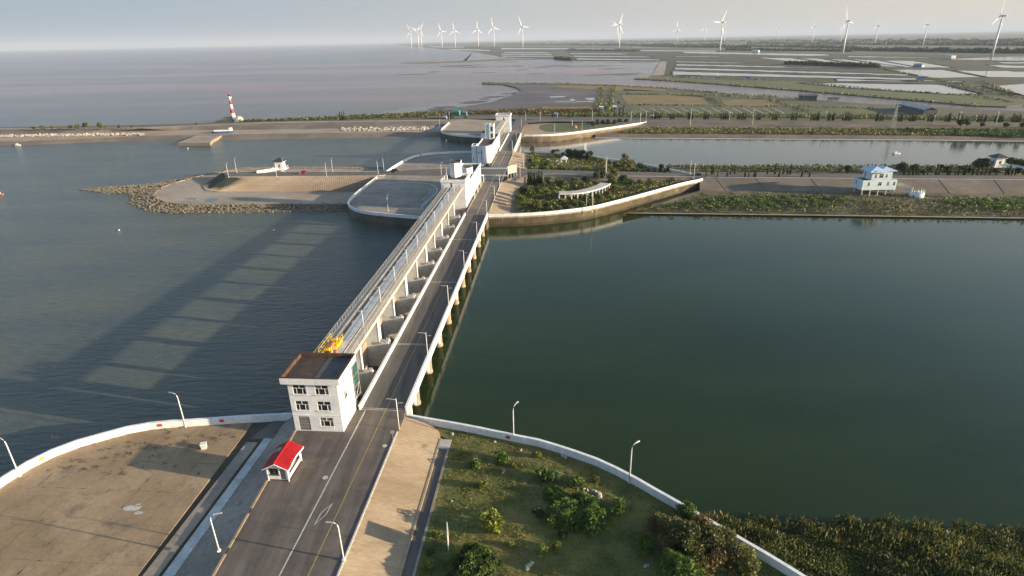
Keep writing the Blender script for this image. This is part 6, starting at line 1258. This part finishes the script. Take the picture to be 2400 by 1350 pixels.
for i in range(26): x = 1240 + i * 14.2; put(bush[i % 3], x, 399.6 if x < 1330 else 402.5, -1.4, rnd.uniform(.9, 1.7), 'clipped bush along the far kerb, %s from the bridge' % nth(i), 'bushes along the far kerb')
for i, (x, y) in enumerate([(1252, 392), (1257, 385), (1280, 391), (1396, 378), (1410, 382), (1425, 386), (1380, 383), (1500, 391), (1440, 394), (1480, 395)]): put(bush[i % 3], x, y, -1.5, rnd.uniform(1.4, 2.2), 'scattered shrub in the pond garden, %s from the front left' % nth(i), 'shrubs of the pond garden')
for i, (x, y) in enumerate([(1238, 434), (1241, 436), (1245, 433), (1249, 436), (1253, 434), (1258, 436), (1262, 433), (1266, 435), (1270, 433), (1393, 421), (1398, 420), (1403, 419)]): put(cyp[0], x, y, -1.5, 1.25, 'dark cypress beside the cross road, %s of the group%s' % (nth(i if i < 9 else i - 9), ' by the bridge' if i < 9 else ' near the tall lamp'), 'cypresses beside the cross road')
# cypress rows along the roads
i = 0
for x in list(range(1656, 1900, 9)) + list(range(2110, 2400, 9)):
    if rnd.random() < .2: continue
    put(cyp[0], x + rnd.uniform(-3, 3), (416.0 if rnd.random() < .5 else 409.5) if x < 1990 else 411.5, -.2, rnd.uniform(.6, 1.1), 'cypress along the island road %s, %s from the left' % ('left of the stilt house' if x < 1990 else 'right of the stilt house', nth(i)), 'cypresses along the island road'); i += 1
for i, (x, y, k, sc) in enumerate([(1985, 411, 2, .9), (2112, 409, 2, 1.1), (2142, 408, 2, .9), (2290, 401, 2, 1.1), (2302, 402, 2, 1.2), (2312, 400, 1, .9), (2366, 398, 3, 1.1), (2384, 399, 4, 1.0), (2398, 402, 3, 1.0), (2250, 404, 2, .6), (2220, 406, 2, .6), (2205, 398, 2, .5), (2180, 408, 2, .6), (2160, 411, 2, .5), (2270, 409, 2, .6), (2330, 410, 2, .6), (2360, 411, 2, .6), (2385, 412, 2, .7)]):
    put(broad[k], x, y, -1.0, sc, 'roadside tree on the right strip of land, %s counted with distance' % nth(i), 'roadside trees right of the stilt house')
# dike tree row: groups of three to five cypresses
i = 0
for gx in (1528, 1570, 1612, 1650, 1690, 1728, 1772, 1810, 1855, 1900, 1935, 1975, 2052, 2100, 2130, 2175, 2215, 2245, 2290, 2330, 2372):
    for k in range(rnd.choice((3, 4, 5))): put(cyp[0], gx + k * 4.6 + rnd.uniform(-1, 1), 279.5 + (gx - 1520) * .0098, -.2, rnd.uniform(.95, 1.35), 'dark cypress on the far dike, %s in the row' % nth(i), 'cypresses on the far dike'); i += 1
for j, (x, y) in enumerate([(1218, 273), (1222, 272), (1331, 276), (1336, 277), (1342, 276), (1371, 276), (1378, 276), (1050, 279), (1056, 279), (1062, 279), (1089, 278), (1093, 279), (798, 283), (803, 283), (808, 283), (1452, 272), (1460, 273), (1295, 277), (1404, 273), (1440, 272)]):
    put(cyp[0], x, y, -.4, rnd.uniform(1.0, 1.6), 'lone dark conifer along the dike road, %s listed from the gatehouse' % nth(j), 'conifers along the dike road')
for j, (x, y, k, sc) in enumerate([(80, 305, 1, .6), (100, 305.5, 4, .7), (122, 305, 1, .7), (140, 305, 4, .6), (165, 304.5, 1, .8), (182, 304.5, 4, .8), (203, 304, 1, 1.1), (236, 303, 4, 1.0), (250, 303, 1, .6), (280, 302.5, 4, .6), (310, 302, 1, .5), (460, 296, 0, .5), (2250, 300, 2, 1.1), (2264, 299, 2, 1.2), (2300, 300, 2, .7), (2355, 302, 2, .8), (2395, 303, 2, .9), (1435, 265, 4, .7), (1455, 262, 1, .7), (1428, 250, 4, .7), (1450, 246, 4, .7), (1462, 254, 1, .6), (1420, 258, 1, .6)]):
    put(broad[k], x, y, -.4, sc, 'low %s tree on the far shore, %s in order' % (('green', 'brownish', 'dark', 'green', 'olive')[k], nth(j)), 'low trees on the far shore')
for j, (x, y) in enumerate([(1400, 292.5), (1412, 292), (1425, 292), (1440, 291.5), (1452, 290), (1468, 289.5), (1390, 296)]): put(round_[j % 2], x, y, -1.4, .75, 'clipped round dark tree right of the green oval, %s of seven' % nth(j), 'round trees right of the green oval')

# ---- uncountable cover
def cover(name, label, pts, size, mat, asp=1.6, up=0.0, n=None):
    o = link(name, np_mesh(name, leaves(np.array(pts), size, asp, up)), M[mat]); o['kind'] = 'stuff'; o['label'] = label; return o
def scatter(poly_px, z, n, h, clump=.5):
    P_ = [G(x, y, z) for x, y in poly_px]; xs_ = [p.x for p in P_]; ys_ = [p.y for p in P_]; out = []
    cl_ = [(rnd.uniform(min(xs_), max(xs_)), rnd.uniform(min(ys_), max(ys_)), rnd.uniform(.5, 1.5)) for _ in range(40)]
    def inside(x, y):
        c = False; j = len(P_) - 1
        for i in range(len(P_)):
            if (P_[i].y > y) != (P_[j].y > y) and x < (P_[j].x - P_[i].x) * (y - P_[i].y) / (P_[j].y - P_[i].y) + P_[i].x: c = not c
            j = i
        return c
    k = 0
    while len(out) < n and k < n * 30:
        k += 1; x, y = rnd.uniform(min(xs_), max(xs_)), rnd.uniform(min(ys_), max(ys_))
        if not inside(x, y): continue
        u = math.sin(x * .9 + 1.3 * math.sin(y * .7)) * math.sin(y * .8 + 2 * math.sin(x * .31)); 
        if rnd.random() < clump and u < .1: continue
        out.append((x, y, z + rnd.random() ** 1.4 * h * (1 + .6 * u)))
    return out
def grid_pts(fn, n):
    return [fn() for _ in range(n)]
# reed bank: tall reeds from the waterline up to the wall
shl = [G(x, y, W) for x, y in SH]
def wall_d(x, y):
    return min((q.x - x) ** 2 + (q.y - y) ** 2 for q in NRw[::2])
rp = []
NRa = np.array([(q.x, q.y) for q in NRw])
X = RNG.uniform(14, 92, 520000); Y = RNG.uniform(36, 76, 520000)
shx = np.array([q.x for q in shl]); shy = np.array([q.y for q in shl]); ys = np.interp(X, shx, shy)
# y of the wall at x (wall runs down to the right)
o_ = np.argsort(NRa[:, 0]); wy = np.interp(X, NRa[o_, 0], NRa[o_, 1], right=-50)
# edge noise makes bays and tufts at the water's edge
edge_n = 1.3 * np.sin(X * .55) + .9 * np.sin(X * 1.7 + 1) + .5 * np.sin(X * 4.1)
keep_ = (Y < ys + .4 - np.abs(edge_n) * .7) & (Y > wy + .9); X, Y, ys, wy = X[keep_], Y[keep_], ys[keep_], wy[keep_]
inland = np.clip((ys - Y) / 22, 0, 1); hump = .5 + .28 * np.sin(X * .21 + 1.9 * np.sin(Y * .13) + .8) + .22 * np.sin(Y * .27 + 2.2 * np.sin(X * .11)); hump2 = .5 + .3 * np.sin(X * .83 + 1.7 * np.sin(Y * .71)) + .2 * np.sin(Y * 1.37 + 2.3 * np.sin(X * .57 + Y * .2))
zg = W + .2 + inland * 2.2; top = 1.0 + 1.2 * hump + .6 * hump2
Z = zg + top * (1 - RNG.random(len(X)) ** 1.7 * .8)
sel = RNG.random(len(X)) < .98
cover('reeds', 'dense green and brown reed bank between the lawn wall and the water', np.stack([X[sel], Y[sel], Z[sel]], 1), .15, 'reed', 2.6, .5)
kp = (RNG.random(len(X)) < .035) & ((hump > .45) | (ys - Y < 2.5)); cover('reeds', 'pale dry reed plumes standing above the bank', np.stack([X[kp], Y[kp], (zg + top + .15 + .45 * RNG.random(len(X)))[kp]], 1), .11, 'grass_tuft', 5.0, 1.2)
# lawn tufts
lp = []
X = RNG.uniform(-16, 45, 240000); Y = RNG.uniform(38, 84, 240000)
wy = np.interp(X, NRa[o_, 0], NRa[o_, 1]); tt = (X - BO.x) * BN.x + (Y - BO.y) * BN.y; ss = (X - BO.x) * BD.x + (Y - BO.y) * BD.y
dn = .5 + .5 * np.sin(X * .8 + 2 * np.sin(Y * .37)) * np.sin(Y * 1.1 + 1.5 * np.sin(X * .5)); k_ = (tt > 13.4) & (Y < wy - .5) | ((tt > 11.6) & (ss > -5.0) & (Y < wy - .5)); k_ &= RNG.random(len(X)) < .12 + .6 * dn ** 2
X, Y = X[k_], Y[k_]; cover('grass', 'short tufted grass and weeds on the near lawn', np.stack([X, Y, ZA + .03 + RNG.random(len(X)) * .16], 1), .10, 'grass_tuft', 2.0, .3)
# garden undergrowth and grass on the middle island
cover('undergrowth', 'mixed undergrowth in the pergola garden', scatter([(1215, 500), (1215, 455), (1240, 440), (1290, 430), (1400, 428), (1500, 428), (1610, 425), (1560, 436), (1480, 455), (1390, 484), (1270, 496)], -1.5, 16000, 1.1), .5, 'leaf_olive')
cover('undergrowth', 'green shrub carpet between the garden trees', scatter([(1210, 498), (1225, 455), (1290, 440), (1400, 430), (1440, 440), (1400, 470), (1330, 490)], -1.5, 3500, .9), .4, 'leaf_green')
cover('undergrowth', 'bright green reed patch right of the pergola', scatter([(1430, 432), (1470, 424), (1480, 430), (1450, 440)], -1.5, 1800, 1.8), .45, 'bright_grass')
cover('undergrowth', 'low planting of the pond garden', scatter([(1240, 396), (1236, 375), (1250, 365), (1330, 362), (1440, 380), (1600, 402), (1560, 404), (1400, 400)], -1.5, 9000, .8), .45, 'leaf_olive')
cover('foreshore_scrub', 'green and brown scrub on the bench below the brown slope', scatter([(1500, 495), (1560, 480), (1640, 455), (1900, 455), (2400, 462), (2700, 466), (2700, 512), (2400, 507), (1900, 500)], -3.6, 11000, .7, .85), .42, 'leaf_olive')
cover('foreshore_scrub', 'brighter green bushes along the bench', scatter([(1540, 485), (1700, 462), (1900, 460), (2000, 470), (1900, 492), (1700, 490)], -3.6, 5000, .9, .95), .42, 'leaf_green')
cover('foreshore_scrub', 'bushes at the right end of the bench', scatter([(2180, 470), (2400, 466), (2700, 470), (2700, 495), (2300, 492)], -3.6, 4000, 1.1, .9), .45, 'leaf_green')
cover('verge_scrub', 'scrub on the channel side of the island road', scatter([(1545, 389), (1640, 397), (2400, 400), (2760, 403), (2760, 392), (2400, 390.5), (1640, 389)], -2.6, 8000, 1.0, .6), .55, 'leaf_olive')
cover('verge_scrub', 'darker hedge beside the island road', scatter([(1560, 401), (1700, 404), (2400, 408), (2760, 410), (2760, 405), (2400, 402), (1700, 399)], -1.4, 3500, .9, .7), .5, 'leaf_dark')
cover('dike_scrub', 'dry grass and scrub on the far dike bench', scatter([(1450, 312), (1500, 300), (1900, 302), (2400, 306), (2760, 312), (2760, 322), (2400, 319), (1900, 315)], -3.0, 13000, .9, .6), .8, 'grass_tuft')
cover('dike_scrub', 'green thicket on the far dike at the right', scatter([(2050, 305), (2400, 308), (2760, 313), (2760, 322), (2400, 321), (2250, 318)], -3.0, 6000, 1.6, .6), .9, 'leaf_green')
cover('dike_scrub', 'dark hedge behind the far dike', scatter([(1230, 270), (1500, 274), (1900, 276), (2400, 284), (2760, 290), (2760, 282), (2400, 276), (1900, 270), (1400, 266)], -3.2, 8000, 1.3, .7), .9, 'leaf_olive')
cover('dike_scrub', 'green strip along the sea side of the far dike', scatter([(560, 288), (750, 283.6), (1040, 279), (1040, 265), (900, 270), (740, 278), (560, 285)], -2.4, 7000, 1.6, .6), 1.1, 'leaf_olive')
cover('dike_scrub', 'reddish weeds along the field edge', scatter([(1050, 268), (1250, 268), (1400, 264), (1400, 256), (1250, 258), (1100, 262)], -3.6, 3500, 1.2, .6), 1.2, 'leaf_brown')
# banks of the ponds, field hedges and far tree belts
bk = MB()
for q in ponds:
    Q = [G(x, y, -3.9) for x, y in q]
    for a, b in zip(Q, Q[1:] + Q[:1]):
        L_ = (b - a).length
        if L_ < 2: continue
        n_ = max(2, min(40, int(L_ / 12))); wd = 1.2 + min(a.length, 6000) * .0010; dr_ = (b - a).normalized(); n = Vector((-dr_.y, dr_.x, 0)); rows = [[], [], []]
        for k in range(n_ + 1):
            c_ = a.lerp(b, k / n_); w_ = wd * rnd.uniform(.7, 1.4); h_ = rnd.uniform(.3, .9)
            rows[0].append(c_ - n * w_); rows[1].append(c_ + Vector((0, 0, h_))); rows[2].append(c_ + n * w_)
        bk.loft(rows)
o = bk.build('pond_bank', M['bank_scrub']); struct(o)
bp_ = []
for q in ponds:
    Q = [G(x, y, -3.8) for x, y in q]
    for a, b in zip(Q, Q[1:] + Q[:1]):
        if min(a.length, b.length) > 900: continue
        for k in range(min(900, int((b - a).length / 1.1))):
            c_ = a.lerp(b, rnd.random()); bp_.append((c_.x + rnd.gauss(0, 1.2), c_.y + rnd.gauss(0, 1.6), -3.5 + rnd.random() * 1.0))
cover('pond_bank_reeds', 'dark reedy banks round the nearer fish ponds', bp_, 1.1, 'leaf_dark')
hp = []
for L_ in ([(1440, 200), (1425, 268)], [(1410, 205), (1405, 268)], [(1800, 235), (1860, 250), (1890, 262)], [(1480, 247), (1860, 251), (2040, 254)], [(1300, 196), (1560, 207), (1700, 220), (1900, 233)], [(1130, 194.5), (1300, 197)], [(1655, 225), (1690, 248)], [(1460, 221), (1660, 223), (1800, 233)], [(2300, 190), (2380, 222)], [(2020, 150), (2200, 188), (2400, 232)], [(1900, 195), (2060, 211), (2290, 225.5), (2370, 240)], [(1490, 184), (1560, 188.5), (1700, 198), (1900, 214), (2100, 231), (2290, 247.5)], [(1560, 176.5), (1700, 186), (1860, 190)]):
    Q = [G(x, y, -3.7) for x, y in L_]
    for a, b in zip(Q, Q[1:]):
        for k in range(min(1500, int((b - a).length / .8))): c_ = a.lerp(b, rnd.random()); hp.append((c_.x + rnd.gauss(0, 1.6), c_.y + rnd.gauss(0, 1.6), -3.6 + rnd.random() * 1.3))
cover('hedges', 'hedges and reeds along field edges and river banks', hp, 1.4, 'leaf_olive')
tbp = []
for x0, y0, x1, y1, h, n_ in [(1180, 104.5, 1700, 108.5, 16, 5200), (1500, 108.5, 1760, 112.5, 13, 2600), (1740, 108.5, 2000, 113, 11, 1300), (1980, 118, 2430, 125.5, 12, 4200), (1700, 117, 2000, 121, 8, 1500), (1330, 118, 1500, 120, 6, 800), (1300, 138.5, 1340, 141, 7, 300), (1840, 150, 2060, 158, 5, 900), (1000, 101, 1200, 103.5, 14, 900), (1600, 98, 2420, 99.5, 22, 2600), (1750, 103, 2420, 107, 14, 2200), (1240, 99, 1700, 100, 25, 1500)]:
    for k in range(n_ * 2):
        u = rnd.random(); c_ = G(x0 + (x1 - x0) * u, y0 + (y1 - y0) * u + rnd.uniform(-.5, .5), -3.8); tbp.append((c_.x, c_.y, -3.8 + rnd.random() ** .8 * h * (.75 + .25 * math.sin(u * 90 + 3 * math.sin(u * 31)))))
cover('far_tree_belts', 'dark distant belts of trees across the plain', tbp, 7, 'leaf_dark', 1.3)
fr_ = MB()
for k in range(14):
    x = 1500 + k * 24; a, b = G(x, 253, -3.5), G(x + 26, 266, -3.5); n = Vector((.45, 0, 0)); fr_.poly([a - n, b - n, b + n, a + n])
for y in (249.5, 247.6): a, b = G(1478, y, -3.5), G(1760, y + 2, -3.5); n = Vector((0, .5, 0)); fr_.poly([a - n, b - n, b + n, a + n])
struct(fr_.build('field_path', M['pale_concrete']))
# weeds growing through the apron joints
wp = []
for k in range(90):
    p = G(rnd.uniform(120, 560), rnd.uniform(1000, 1110), ZA)
    if math.hypot(p.x + 40, p.y - 82) < 8: continue
    d_ = min((q.x - p.x) ** 2 + (q.y - p.y) ** 2 for q in NLw)
    if d_ > 60 and rnd.random() < .7: continue
    for j in range(14): wp.append((p.x + rnd.gauss(0, .35), p.y + rnd.gauss(0, .22), ZA + .03 + rnd.random() * .08))
cover('weeds', 'sparse dry weeds growing on the concrete apron', wp, .12, 'leaf_brown')
for o in list(scene.objects):
    for k in ('_o',):
        if k in o: del o[k]
